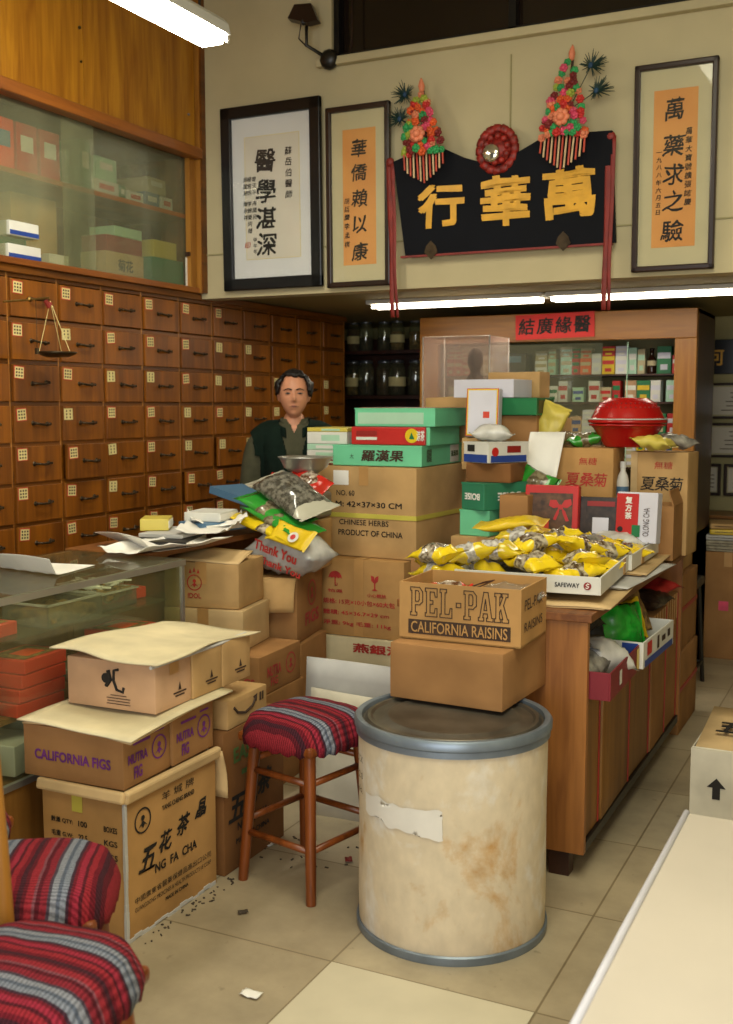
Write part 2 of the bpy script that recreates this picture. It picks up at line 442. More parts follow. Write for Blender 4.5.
def put(name, me, parent=None, loc=(0, 0, 0), rot=(0, 0, 0)):
    o = bpy.data.objects.new(name, me); COL.objects.link(o)
    o.location = loc; o.rotation_euler = rot
    if parent is not None: o.parent = parent
    return o


def tag(o, label, cat, group=None, kind=None):
    o['label'] = label; o['category'] = cat
    if group: o['group'] = group
    if kind: o['kind'] = kind
    return o


def thing(name, label, cat, loc=(0, 0, 0), rz=0.0, group=None, rot=None):
    o = bpy.data.objects.new(name, None); COL.objects.link(o); o.empty_display_size = 0.05
    o.location = loc; o.rotation_euler = rot if rot else (0, 0, R(rz))
    return tag(o, label, cat, group)


def struct(o):
    o['kind'] = 'structure'; return o


def copy_tree(o, parent=None):
    c = o.copy(); COL.objects.link(c)
    if parent is not None: c.parent = parent
    for ch in list(o.children): copy_tree(ch, c)
    return c


# ------------------------------------------------------------------ lettering
TXT = {}


def text_mesh(s, bold=0.0, outline=0.0, shear=0.0, brush=0.0):
    k = (s, bold, outline, shear, brush)
    if k in TXT: return TXT[k]
    c = bpy.data.curves.new('lettering', 'FONT'); c.body = s; c.size = 1; c.align_x = 'CENTER'; c.shear = shear
    c.resolution_u = 3; c.space_line = 0.95
    if outline: c.fill_mode = 'NONE'; c.bevel_depth = outline; c.bevel_resolution = 0
    o = bpy.data.objects.new('lettering', c); COL.objects.link(o)
    dg = bpy.context.evaluated_depsgraph_get()
    me = bpy.data.meshes.new_from_object(o.evaluated_get(dg)); me.name = 'lettering'
    bpy.data.objects.remove(o); bpy.data.curves.remove(c)
    if brush:
        for v in me.vertices:
            n = noise.noise_vector(Vector((v.co.x * 2.2 + ord(s[0]) * .37, v.co.y * 2.2, ord(s[-1]) * .11))) + .5 * noise.noise_vector(Vector((v.co.x * 7, v.co.y * 7, ord(s[0]) * .2)))
            v.co.x += n.x * brush; v.co.y += n.y * brush + .18 * brush * v.co.x
    if bold > 0:
        b_ = bmesh.new()
        for k_, (dx, dy) in enumerate(((-1, -1), (1, -1), (-1, 1), (1, 1), (0, 0))):
            m2 = me.copy(); m2.transform(Matrix.Translation((dx * bold, dy * bold, k_ * 2e-4))); b_.from_mesh(m2); bpy.data.meshes.remove(m2)
        b_.to_mesh(me); b_.free()
    xs = [v.co.x for v in me.vertices]; ys = [v.co.y for v in me.vertices]
    x0, x1, y0, y1 = min(xs), max(xs), min(ys), max(ys)
    me.transform(Matrix.Translation((-(x0 + x1) / 2, -(y0 + y1) / 2, 0)))
    TXT[k] = (me, x1 - x0, y1 - y0)
    return TXT[k]


FACES = dict(front=((1, 0, 0), (0, 0, 1), (0, -1, 0)), right=((0, 1, 0), (0, 0, 1), (1, 0, 0)), left=((0, -1, 0), (0, 0, 1), (-1, 0, 0)),
             back=((-1, 0, 0), (0, 0, 1), (0, 1, 0)), top=((1, 0, 0), (0, 1, 0), (0, 0, 1)))


def face_mtx(face, dims, u, v, eps=0.0022, spin=0.0):
    w, d, h = dims; r_, u_, n_ = [Vector(x) for x in FACES[face]]
    o = {'front': Vector((0, -d / 2, 0)), 'back': Vector((0, d / 2, 0)), 'right': Vector((w / 2, 0, 0)), 'left': Vector((-w / 2, 0, 0)), 'top': Vector((0, 0, h))}[face]
    p = o + r_ * u + u_ * v + n_ * eps
    m = Matrix((r_, u_, n_)).transposed().to_4x4(); m.translation = p
    return m @ Matrix.Rotation(R(spin), 4, 'Z')


def write(parent, s, face, dims, u, v, w=None, h=None, mat='ink_black', bold=0.0, outline=0.0, shear=0.0, spin=0.0, part='lettering', eps=0.0022, brush=0.0):
    me, tw, th = text_mesh(s, bold, outline, shear, brush)
    if w is None: w = h * tw / th
    if h is None: h = w * th / tw
    me2 = me.copy(); me2.transform(Matrix.Diagonal((w / tw, h / th, (h / th) if outline else 1, 1)))
    me2.materials.clear(); me2.materials.append(M[mat])
    o = put(part, me2, parent); o.matrix_local = face_mtx(face, dims, u, v, eps, spin)
    return o


def mark(parent, mb, face, dims, u, v, mat, part='printed_mark', eps=0.002, spin=0.0):
    o = mb.build(part, mat, parent); o.matrix_local = face_mtx(face, dims, u, v, eps, spin); return o


def disc_pts(r, n=20, a0=0, a1=360, cx=0, cy=0):
    return [(cx + r * math.cos(R(a0 + (a1 - a0) * i / (n if a1 - a0 < 360 else n))), cy + r * math.sin(R(a0 + (a1 - a0) * i / n))) for i in range(n + (1 if a1 - a0 < 360 else 0))]


def umbrella_mark(s=0.05):
    mb = MB(); pts = disc_pts(s, 14, 0, 180)
    for i in range(4): pts.append((-s + s * 2 / 4 * i + s / 4, s * 0.16)); pts.append((-s + s * 2 / 4 * (i + 1), 0))
    pts = pts[:-1]
    mb.prism(pts, .0004); mb.prism([(-.003, -s), (.003, -s), (.003, s * .1), (-.003, s * .1)], .0004)
    mb.prism([(-.003, -s), (s * .35, -s), (s * .35, -s * .6), (s * .25, -s * .6), (s * .25, -s * .88), (-.003, -s * .88)], .0004)
    return mb


def glass_mark(s=0.05):
    mb = MB(); mb.prism([(-s * .55, s), (-s * .5, s * .3), (-s * .1, -s * .05), (-s * .1, -s * .75), (-s * .45, -s), (s * .45, -s), (s * .1, -s * .75), (s * .1, -s * .05), (s * .5, s * .3), (s * .55, s), (s * .1, s * .8), (0, s * .45), (-s * .1, s * .85)], .0004)
    return mb


def arrow_mark(s=0.05):
    return MB().prism([(-s * .35, -s), (s * .35, -s), (s * .35, s * .1), (s * .85, s * .1), (0, s), (-s * .85, s * .1), (-s * .35, s * .1)], .0004)


def ring_mark(r, t):
    mb = MB(); n = 28
    for i in range(n):
        a, b_ = 2 * math.pi * i / n, 2 * math.pi * (i + 1) / n
        mb.quad([(r * math.cos(a), r * math.sin(a), 0), (r * math.cos(b_), r * math.sin(b_), 0), ((r - t) * math.cos(b_), (r - t) * math.sin(b_), 0), ((r - t) * math.cos(a), (r - t) * math.sin(a), 0)])
    return mb


def emblem_mark(r):
    mb = ring_mark(r, r * .14)
    mb.prism(disc_pts(r * .22, 12, 0, 360, 0, r * .2), .0003)
    mb.prism([(-r * .55, -r * .5), (0, r * .02), (r * .55, -r * .5), (r * .2, -r * .32), (0, -r * .6), (-r * .2, -r * .32)], .0003)
    return mb


def rect_mark(w, h):
    return MB().prism([(-w / 2, -h / 2), (w / 2, -h / 2), (w / 2, h / 2), (-w / 2, h / 2)], .0004)


# ------------------------------------------------------------------ cartons


def box_body(w, d, h, bev=0.004, seed=0, wob=0.0015):
    mb = MB(); mb.box((0, 0, h / 2), (w, d, h), bev=bev)
    bmesh.ops.subdivide_edges(mb.bm, edges=[e for e in mb.bm.edges if e.calc_length() > .05], cuts=4, use_grid_fill=True)
    for v in mb.bm.verts:
        n = noise.noise_vector(v.co * 7 + Vector((seed * 3.1, seed * 1.7, 0)))
        if v.co.z > .01: v.co += Vector((n.x, n.y, n.z * .7)) * wob
    return mb


_seed = [0]


def carton(label, x, y, z, w, d, h, rz=0.0, mat='card_tan', tape='top', open_top=False, flaps=(), name='cardboard_box', cat='box', group=None, near=None, tapemat='tape_tan', wob=0.0015, rot=None, lid=None):
    """cardboard box standing with its base centre at x,y,z (or its right-front corner at near)"""
    _seed[0] += 1
    if near:
        c = Vector((near[0], near[1])) + Vector((-w / 2, d / 2)) @ Matrix.Rotation(R(-rz), 2)
        x, y = c.x, c.y
    t = thing(name, label, cat, (x, y, z), rz, group, rot)
    if open_top:
        k = .005; mb = MB()
        mb.box((0, 0, k / 2), (w, d, k))
        for sx in (-1, 1): mb.box((sx * (w / 2 - k / 2), 0, h / 2), (k, d, h))
        for sy in (-1, 1): mb.box((0, sy * (d / 2 - k / 2), h / 2), (w - 2 * k, k, h))
        mb.build('box_body', M[mat], t)
    else:
        mb = box_body(w, d, h, seed=_seed[0], wob=wob)
        mb.build('box_body', M[mat], t, smooth=True, sharp=35)
    e = .0016; tw = .05
    if tape:
        mb = MB(); q = .002; X = tape in ('top', 'x'); hw = (w if X else d) / 2 + q
        path = [(-hw, h - .09), (-hw, h + q), (hw, h + q), (hw, h - .09)]
        if tape == 'full': path = [(-hw, .004)] + path[1:]
        vs = [[mb.bm.verts.new((p, s_ * tw / 2, z_) if X else (s_ * tw / 2, p, z_)) for s_ in (-1, 1)] for p, z_ in path]
        for A, B in zip(vs, vs[1:]): mb.bm.faces.new((A[0], A[1], B[1], B[0]))
        mb.build('packing_tape', M[tapemat], t)
    for side, ang, ln in flaps:
        mb = MB(); k = .005; L_ = w if side in ('front', 'back') else d
        mb.grid(lambda u, v: (-L_ / 2 + u * L_ + .004 * math.sin(v * 2 + u), 0.01 * math.sin(v * 2.6) * v, v * ln), 6, 4)
        o = mb.build('flap', None, t); o.data.materials.append(M[mat])
        so = o.modifiers.new('s', 'SOLIDIFY'); so.thickness = k; so.offset = 0
        r_, u_, n_ = [Vector(q) for q in FACES[side]]
        b_ = {'front': Vector((0, -d / 2 + k / 2, h)), 'back': Vector((0, d / 2 - k / 2, h)), 'right': Vector((w / 2 - k / 2, 0, h)), 'left': Vector((-w / 2 + k / 2, 0, h))}[side]
        base = Matrix((r_, -n_, Vector((0, 0, 1)))).transposed().to_4x4(); base.translation = b_
        o.matrix_local = base @ Matrix.Rotation(R(ang), 4, 'X')
    t['_'] = 0; del t['_']
    return t, (w, d, h)


def sheet(name, pts_fn, nu, nv, mat, parent=None, thick=.003, loc=(0, 0, 0), rot=(0, 0, 0), smooth=True):
    mb = MB(); mb.grid(pts_fn, nu, nv); o = mb.build(name, M[mat], parent, loc, rot, smooth=smooth)
    s = o.modifiers.new('s', 'SOLIDIFY'); s.thickness = thick; s.offset = 0
    return o


def pouch_mesh(L_, W_, T_, seed=0, crumple=.010, fin=.16):
    """a filled film bag along local X with flat sealed ends"""
    mb = MB(); nu, nv = 22, 14; off = Vector((seed * 5.3, seed * 2.9, seed))

    def prof(u, v, s):
        a = abs(u * 2 - 1); b_ = abs(v * 2 - 1)
        k = max(0.0, 1 - (a / (1 - fin)) ** 2.6) if a < 1 - fin else 0.0
        q = max(0.0, 1 - b_ ** 2.4)
        zz = s * T_ / 2 * (k ** .6) * (q ** .6)
        wn = 1 - .10 * k
        p = Vector(((u - .5) * L_, (v - .5) * W_ * wn, zz))
        n = noise.noise_vector(p * 26 + off) + .6 * noise.noise_vector(p * 60 + off)
        p.z += n.z * crumple * (.35 + .65 * k * q) + .012 * math.sin(u * 9 + seed) * (1 - k)
        p.x += n.x * crumple * .3; p.y += n.y * crumple * .35
        return p
    mb.grid(lambda u, v: prof(u, v, 1), nu, nv)
    mb.grid(lambda u, v: prof(u, v, -1), nu, nv)
    bmesh.ops.remove_doubles(mb.bm, verts=mb.bm.verts, dist=.0008)
    return mb


def pouch(label, loc, rot, L_=.2, W_=.13, T_=.05, mat='packet_yellow', seed=0, group=None, name='herb_packet', cat='packet', crumple=.010):
    o = pouch_mesh(L_, W_, T_, seed, crumple).build(name, M[mat], None, loc, tuple(R(a) for a in rot), smooth=True)
    return tag(o, label, cat, group)

# ================================================================== the setting
GZ = 1.025            # top of the glass counter
DX = -3.5             # face of the medicine drawers
SY = 5.07             # face of the sign wall above the mezzanine edge

struct(MB().box((-1.2, 3.0, -.05), (6.2, 12, .1)).build('floor', M['floor_tiles']))
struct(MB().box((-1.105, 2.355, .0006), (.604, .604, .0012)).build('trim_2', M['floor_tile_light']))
struct(MB().box((-4.20, 3.0, 1.9), (.1, 12, 4.0)).build('wall_left', M['plaster']))
struct(MB().box((1.75, 3.0, 1.9), (.1, 12, 4.0)).build('wall_right', M['plaster']))
struct(MB().box((-1.2, 8.05, 1.9), (6.0, .1, 4.0)).build('wall_back', M['plaster_rear']))
struct(MB().box((-1.2, 2.6, 3.95), (6.0, 11, .1)).build('ceiling', M['ceiling_paint']))
# upper wall carrying the sign, with an interior window, and the low ceiling behind it
mb = MB()
wx0, wx1, wz0, wz1 = -2.66, -.76, 3.345, 3.82
mb.box(((-4.1 + 1.7) / 2, SY + .06, (2.18 + wz0) / 2), (5.8, .12, wz0 - 2.18))
mb.box((-1.2, SY + .06, (wz1 + 3.9) / 2), (5.8, .12, 3.9 - wz1))
mb.box(((-4.1 + wx0) / 2, SY + .06, (wz0 + wz1) / 2), (wx0 + 4.1, .12, wz1 - wz0))
mb.box(((wx1 + 1.7) / 2, SY + .06, (wz0 + wz1) / 2), (1.7 - wx1, .12, wz1 - wz0))
struct(mb.build('wall_sign', M['plaster']))
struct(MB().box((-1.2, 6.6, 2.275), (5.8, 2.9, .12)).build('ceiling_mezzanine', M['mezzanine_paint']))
mb = MB()
mb.box((-1.2, SY - .004, 2.415), (5.6, .008, .006)); mb.box((-1.715, SY - .004, 2.83), (.006, .008, .82))
struct(mb.build('trim_1', M['plaster_rear']))
win = MB()
win.box(((wx0 + wx1) / 2, SY - .01, wz0 - .02), (wx1 - wx0 + .16, .07, .04), bev=.006)
win.box((wx0 - .035, SY - .004, 3.58), (.07, .03, .52)); win.box((wx1 + .035, SY - .004, 3.58), (.07, .03, .52))
wo = struct(win.build('window_1', M['plaster']))
MB().box(((wx0 + wx1) / 2, SY + .07, 3.58), (wx1 - wx0, .02, .48)).build('pane', M['window_dark'], wo)
fr = MB(); fr.box((-1.715, SY + .03, 3.58), (.035, .05, .48)); fr.box((wx0 + .015, SY + .03, 3.58), (.03, .05, .48)); fr.box((wx1 - .015, SY + .03, 3.58), (.03, .05, .48)); fr.box(((wx0 + wx1) / 2, SY + .03, wz0 + .012), (wx1 - wx0, .05, .024))
fr.build('window_frame', M['black_lacquer'], wo)

# ================================================================== wall of medicine drawers
dc = thing('medicine_drawer_cabinet', 'wall of small brown wooden medicine drawers with paper labels along the left side', 'cabinet', (DX, 3.3, 0))
cols = [3.31, 3.622, 3.935, 4.245, 4.555, 4.875, 5.19, 5.50, 5.815, 6.14, 6.475, 6.815]
rows = [2.165, 1.972, 1.789, 1.605, 1.425, 1.247, 1.068, .888, .71]
y0, y1 = cols[0], cols[-1]
mb = MB()
mb.box((-.31, (y0 + y1) / 2 - 3.3, 2.16 / 2), (.58, y1 - y0, 2.16))
mb.box((-.012, (y0 + y1) / 2 - 3.3, .35), (.02, y1 - y0, .70))
for yy in cols: mb.box((-.012, yy - 3.3, 1.44), (.026, .022, 1.47))
for zz in rows: mb.box((-.010, (y0 + y1) / 2 - 3.3, zz), (.026, y1 - y0 + .02, .018))
mb.box((-.005, (y0 + y1) / 2 - 3.3, 2.19), (.05, y1 - y0 + .02, .035), bev=.004)
mb.build('cabinet_frame', M['wood_drawer_frame'], dc)
mb = MB()
for k_, yy in enumerate(cols): mb.box((.002, yy - 3.3 - .005, 1.44), (.003, .006, 1.47))
mb.build('worn_divider_edges', M['wood_edge'], dc)
fm = MB().box((0, 0, 0), (.02, .288, .163), bev=.003).mesh('drawer'); fm.materials.append(M['wood_drawer'])
hb = MB(); hb.tube([(.028, -.045, 0), (.033, -.02, -.003), (.034, 0, -.004), (.033, .02, -.003), (.028, .045, 0)], .0052, 8)
for s in (-1, 1):
    hb.cyl((.014, s * .045, 0), .0045, .03, seg=8, rot=(0, R(90), 0)); hb.ball((.028, s * .047, 0), .0075, 1); hb.cyl((.011, s * .045, 0), .011, .003, seg=10, rot=(0, R(90), 0))
hm = hb.mesh('handle', True); hm.materials.append(M['brass_dark'])
lb = MB(); lb.mat('label_red').box((0, 0, 0), (.0012, .062, .056)); lb.mat('label_cream').box((.0006, 0, 0), (.0012, .054, .049))
lb.mat('ink_brown')
for a in range(3):
    for b_ in range(3): lb.box((.0013, (a - 1) * .016, (b_ - 1) * .014), (.0006, .009, .008))
lm = lb.mesh('paper_label'); 
lm2 = MB(); lm2.mat('label_cream').box((.0006, 0, 0), (.0012, .058, .052)); lm2.mat('ink_brown')
for a in range(2):
    for b_ in range(3): lm2.box((.0013, (a - .5) * .024, (b_ - 1) * .015), (.0006, .007, .009))
lm2 = lm2.mesh('paper_label')
rnd = random.Random(3)
for i in range(len(cols) - 1):
    for j in range(8):
        cy, cz = (cols[i] + cols[i + 1]) / 2 - 3.3, (rows[j] + rows[j + 1]) / 2
        out = .022 if (i, j) in ((2, 4), (6, 4), (5, 5)) else rnd.uniform(0, .004)
        d = put('drawer', fm, dc, (out, cy, cz), (0, 0, R(rnd.uniform(-.4, .4))))
        put('handle', hm, d, (0, .012 + rnd.uniform(-.006, .006), .002), (R(rnd.uniform(-4, 4)), 0, 0))
        skip = (j == 0 and i >= 7) or (i >= 8 and j in (1, 4)) or (i == 9 and j > 2)
        if not skip: put('paper_label', lm if rnd.random() < .7 and i < 7 else lm2, d, (.0108, -.108 + rnd.uniform(-.006, .008), .044 + rnd.uniform(-.004, .006)), (R(rnd.uniform(-4, 4)), 0, 0))

# ---- glazed wall cabinet and the plain doors above it
uc = thing('glazed_cabinet', 'glazed wooden wall cabinet with sliding panes and plain doors above the drawers', 'cabinet', (DX, 3.2, 2.21))
ylen = SY - 3.2
mb = MB()
mb.box((-.6, ylen / 2, .80), (.04, ylen, 1.6)); mb.box((-.30, ylen / 2, .012), (.60, ylen, .024)); mb.box((-.30, ylen / 2, .74), (.60, ylen, .03)); mb.box((-.30, ylen / 2, 1.58), (.60, ylen, .03))
mb.box((-.27, ylen - .02, .80), (.66, .04, 1.6)); mb.box((-.30, .02, .80), (.60, .04, 1.6))
mb.build('cabinet_body', M['wood_drawer_frame'], uc)
mb = MB(); mb.box((.03, ylen / 2 - .02, .735), (.075, ylen - .04, .055), bev=.006); mb.box((.01, ylen / 2, .012), (.05, ylen, .03), bev=.004)
mb.build('rail', M['wood_rail'], uc)
mb = MB(); mb.box((.025, ylen - .022, .80), (.05, .044, 1.6)); mb.box((.005, ylen - .075, .37), (.03, .05, .69))
mb.build('stile', M['wood_case_post'], uc)
for a, b_ in ((0, .93), (.936, ylen - .05)):
    d = MB().box((.012, (a + b_) / 2, 1.18), (.022, b_ - a, .82), bev=.002).build('cupboard_door', M['wood_door'], uc)
    if a > 0: MB().ball((.028, b_ - .06, .93), .008, 1).build('door_knob', M['steel'], d)
    else: MB().ball((.028, b_ - .025, 1.12), .009, 1).ball((.028, b_ - .02, .97), .007, 1).build('hinge', M['brass_dark'], d)
MB().box((-.22, ylen / 2, .405), (.40, ylen - .05, .022)).build('shelf', M['wood_rail'], uc)
MB().box((-.006, .52, .37), (.006, 1.00, .68)).build('sliding_pane', M['glass_dusty'], uc)
p = MB().box((-.022, 1.31, .37), (.006, .98, .68)).build('sliding_pane', M['glass_dusty'], uc)
MB().cyl((.012, 1.755, .20), .012, .02, rot=(0, R(90), 0)).build('pane_knob', M['wood_dark'], uc)
MB().box((-.004, 1.78, .10), (.002, .05, .17)).build('white_sticker', M['paper'], uc)

# stock behind the dusty panes: (y0, width, z, height, depth material, label)
stock = [
    (3.74, .12, 0, .235, 'orange_red', 'orange and blue box behind the dusty pane at the far left of the wall cabinet'),
    (3.88, .13, 0, .235, 'red_box', 'red upright box behind the dusty pane, second from the left'),
    (4.03, .13, 0, .235, 'red_box', 'red upright box behind the dusty pane, third from the left'),
    (4.275, .08, 0, .25, 'green_box', 'tall green packet beside the middle of the wall cabinet panes'),
    (4.43, .19, 0, .085, 'white_box', 'white box on the upper shelf of the wall cabinet under a pale blue one'),
    (4.43, .16, .085, .11, 'mint_pale', 'pale blue box stacked on a white one in the wall cabinet'),
    (4.555, .045, 0, .085, 'green_box', 'narrow green box on the upper shelf of the wall cabinet'),
    (4.66, .13, 0, .07, 'white_box', 'low white box beside the narrow green one in the wall cabinet'),
    (4.80, .12, 0, .09, 'blue_grey', 'blue grey box on the upper shelf of the wall cabinet'),
    (4.93, .10, 0, .085, 'white_box', 'last white box at the right end of the upper cabinet shelf'),
    (4.84, .16, .09, .08, 'cream_box', 'cream box lying on top of the small boxes at the right of the cabinet shelf'),
]
plain('cream_box', '#b5a985', 0.7, 0.05)
for y, w_, dz, h_, m_, lab in stock:
    t = thing('carton_box', lab, 'box', (DX - .2, y, 2.21 + .4165 + dz), 0, 'boxes on the upper cabinet shelf')
    MB().box((0, 0, h_ / 2), (.2, w_, h_), bev=.003).build('box_body', M[m_], t)
    MB().box((.1006, 0, h_ * .62), (.001, w_ * .6, h_ * .3)).build('printed_panel', M['blue_grey' if m_ == 'orange_red' else 'white_box' if m_ != 'white_box' else 'label_red'], t)
stock2 = [
    (3.73, .20, 0, .062, 'white_box', 'lower white and blue box in the left pile on the cabinet bottom', 1),
    (3.72, .17, .062, .038, 'green_box', 'green box between the two white ones on the cabinet bottom', 0),
    (3.73, .18, .10, .062, 'white_box', 'upper white and blue box in the left pile on the cabinet bottom', 1),
    (3.98, .30, 0, .33, 'card_tan', 'large tan carton behind the left pane of the wall cabinet', 0),
    (4.01, .13, 0, .06, 'white_box', 'small white box in front of the tan carton in the wall cabinet', 0),
    (4.50, .30, .0, .125, 'card_pale', 'pale carton with handwriting behind the right pane of the wall cabinet', 2),
    (4.50, .28, .125, .08, 'red_box_dark', 'dark red box stacked on the pale carton in the wall cabinet', 0),
    (4.53, .22, .205, .05, 'mint_pale', 'pale box on top of the dark red one in the wall cabinet', 0),
    (4.86, .28, 0, .14, 'teal_box', 'green patterned packet at the right end of the cabinet bottom', 0),
    (4.84, .20, .14, .09, 'yellow_pale', 'yellowish packet lying on the green one in the wall cabinet', 0),
]
for y, w_, dz, h_, m_, lab, k in stock2:
    dx = -.26 if 'tan carton behind' in lab else -.13
    t = thing('carton_box', lab, 'box', (DX + dx + (.06 if '.06' in str(h_) else 0), y, 2.21 + .0255 + dz), 0, 'boxes on the cabinet bottom')
    dd = .2 if dx < -.2 else .16
    MB().box((0, 0, h_ / 2), (dd if h_ != .06 else .05, w_, h_), bev=.003).build('box_body', M[m_], t)
    if k == 1: MB().box((dd / 2 + .0006, 0, h_ * .2), (.001, w_ * .98, h_ * .3)).build('printed_band', M['blue_box'], t)
    if k == 2: write(t, '菊花', 'right', (dd, w_, h_), 0, h_ * .5, .12, None, 'ink_black', .02)

# ================================================================== hanging balance, ceiling lights, speaker lamp
b = thing('hand_balance', 'small hanging brass hand balance with a dark pan in front of the drawers', 'scale', (-3.35, 3.575, 2.031))
MB().tube([(0, -.13, -.006), (0, 0, .012), (0, .145, .034)], .0045, 8).ball((0, .02, .018), .011, 1).build('beam', M['brass_bright'], b)
MB().tube([(0, .06, .02), (0, .062, -.10), (0, .06, -.19)], .0016, 6).cyl((0, .06, -.20), .009, .025, seg=10).build('counterweight', M['brass_dark'], b)
MB().tube([(0, .12, .02), (.004, .135, -.005), (0, .15, .01)], .010, 8).build('red_thread', M['ribbon_red'], b)
mb = MB()
for a in (0, 120, 240): mb.tube([(0, .15, .02), (.075 * math.cos(R(a)), .185 + .085 * math.sin(R(a)), -.205)], .0016, 6)
mb.build('pan_string', M['label_cream'], b)
MB().lathe([(0, -.222), (.05, -.220), (.078, -.208), (.088, -.198), (.084, -.198), (.05, -.214), (0, -.216)], 28, (0, .185, 0)).build('pan', M['brass_dark'], b, smooth=True)

lt = thing('hanging_tube_lamp', 'white fluorescent lamp hanging on a rod near the golden cupboard doors', 'lamp', (-2.62, 3.95, 3.12))
mb = MB(); pr = [(-.07, .0), (.07, 0), (.06, .045), (.035, .07), (-.035, .07), (-.06, .045)]
mtx = Matrix.Translation((0, 0, 0)) @ Matrix.Rotation(R(90), 4, 'X')
mb.prism(pr, 1.24, mtx); mb.build('lamp_housing', M['white_paint'], lt)
mb = MB(); mb.prism([(-.066, -.002), (.066, -.002), (.05, -.042), (-.05, -.042)], 1.18, Matrix.Translation((0, -.03, 0)) @ Matrix.Rotation(R(90), 4, 'X'))
mb.build('lamp_diffuser', M['tube_glow_bright'], lt)
mb = MB()
for s in (-.05, .0, .05): mb.box((s, .004, -.012), (.012, .012, .03))
mb.build('end_clip', M['white_paint'], lt)
MB().tube([(0, -.12, .07), (0, -.12, .78)], .006, 8).tube([(0, -1.1, .07), (0, -1.1, .78)], .006, 8).build('hanging_rod', M['black_metal'], lt)

for k, (xa, xb) in enumerate(((-2.86, -1.79), (-1.77, -.70))):
    cx = (xa + xb) / 2
    t = thing('ceiling_tube_lamp', ('left' if k == 0 else 'right') + ' one of two long white tubes under the mezzanine ceiling', 'lamp', (cx, 5.93, 2.215), 0, 'tube lamps under the mezzanine')
    MB().box((0, 0, -.012), (xb - xa, .16, .024), bev=.004).build('lamp_housing', M['white_paint'], t)
    mb = MB()
    for s in (-.04, .04): mb.cyl((0, s, -.034), .014, xb - xa - .05, seg=12, rot=(0, R(90), 0))
    mb.build('lamp_tube', M['tube_glow'], t, smooth=True, sharp=40)

sp = thing('swivel_spot_lamp', 'dark spot lamp on a bent bracket high on the cream wall', 'lamp', (-2.665, SY, 3.335))
MB().ball((0, -.035, 0), .052, 2, (1, .7, 1)).build('wall_mount', M['black_metal'], sp, smooth=True)
MB().tube([(-.03, -.05, .02), (-.105, -.08, .07), (-.100, -.09, .16)], .009, 8).build('bracket_arm', M['black_metal'], sp, smooth=True)
mb = MB(); mb.mat('brown_lacquer').prism([(-.085, -.012), (.03, -.035), (.09, -.02), (.03, .065), (-.065, .06)], .04, Matrix.Translation((-.10, -.09, .19)) @ Euler((R(78), R(8), 0)).to_matrix().to_4x4())
mb.mat('black_metal').ball((-.10, -.12, .17), .018, 1)
mb.build('lamp_head', None, sp)
MB().tube([(-.125, -.10, .17), (-.15, -.08, .11), (-.105, -.08, .065)], .004, 6).tube([(.03, -.03, 0), (.10, -.02, 0), (.115, -.01, .06), (.115, -.006, .4)], .005, 6).build('lamp_cable', M['brown_lacquer'], sp)

# ================================================================== framed calligraphy, sign board, flowers


def picture(label, x0, x1, z0, z1, fw, mat_f, mat_m, inner, mat_p, y=SY, tilt=1.2, name='framed_calligraphy', cat='picture'):
    t = thing(name, label, cat, ((x0 + x1) / 2, y - .012, z0)); t.rotation_euler = (R(tilt), 0, 0)
    w, h = x1 - x0, z1 - z0
    mb = MB()
    for s in (-1, 1):
        mb.box((s * (w / 2 - fw / 2), -.012, h / 2), (fw, .03, h), bev=.006); mb.box((0, -.012, h / 2 + s * (h / 2 - fw / 2)), (w, .03, fw), bev=.006)
    mb.build('picture_frame', M[mat_f], t)
    MB().box((0, -.004, h / 2), (w - fw, .006, h - fw)).build('mat_board', M[mat_m], t)
    l, r_, b_, tp = inner
    MB().box((l + (r_ - l) / 2 - w / 2, -.0075, (b_ + tp) / 2), (r_ - l, .0015, tp - b_)).build('calligraphy_sheet', M[mat_p], t)
    if w > .3 and 'white sheet' in label:
        mb = MB(); cx, cz = (l + r_) / 2 - w / 2, (b_ + tp) / 2
        for s in (-1, 1): mb.box((cx + s * (r_ - l) / 2, -.0086, cz), (.003, .001, tp - b_)); mb.box((cx, -.0086, cz + s * (tp - b_) / 2), (r_ - l, .001, .003))
        mb.build('ruled_border', M['label_cream'], t)
    MB().box((0, -.0125, h / 2), (w - fw * 1.4, .001, h - fw * 1.4)).build('picture_glass', M['picture_glass'], t)
    return t, (w, .0, h)


def column(t, dims, chars, u, zs, size, mat='ink_black', bold=.012, shear=.12, part='lettering'):
    for c, z in zip(chars, zs): _, tw, th = text_mesh(c, bold, 0, shear, .07); write(t, c, 'front', dims, u, z, tw * size / .95, th * size / .95, mat, bold, 0, shear, part=part, eps=.0094, brush=.07)


t, dm = picture('large black framed calligraphy with four big characters on white sheet', -3.312, -2.712, 2.212, 3.163, .062, 'black_lacquer', 'mat_white', (.14, .47, .16, .79), 'paper_ivory')
column(t, dm, '醫學湛深', -.035, (.662, .508, .37, .235), .118, bold=.018)
column(t, dm, '蘇岳伯醫師', .105, (.70, .645, .59, .535, .48), .042)
column(t, dm, '曾天平梅國民', -.105, (.575, .54, .505, .45, .415, .38), .026)
column(t, dm, '楊君明李錦榮同贈', -.135, (.575, .54, .505, .45, .415, .38, .345, .31), .026)
column(t, dm, '吳國賢陳永祥', -.160, (.575, .54, .505, .45, .415, .38), .026)
column(t, dm, '甲午年', -.105, (.26, .23, .20), .024)
column(t, dm, '印', -.152, (.235,), .035, 'ink_red')
t, dm = picture('narrow framed orange calligraphy scroll left of the dark sign board', -2.682, -2.325, 2.20, 3.095, .028, 'brown_lacquer', 'mat_cream', (.09, .275, .11, .78), 'paper_orange', tilt=1.0)
column(t, dm, '華僑賴以康', .005, (.685, .565, .44, .31, .175), .088)
column(t, dm, '胡廷慶李孟棋', -.066, (.43, .39, .35, .305, .26, .215), .03)
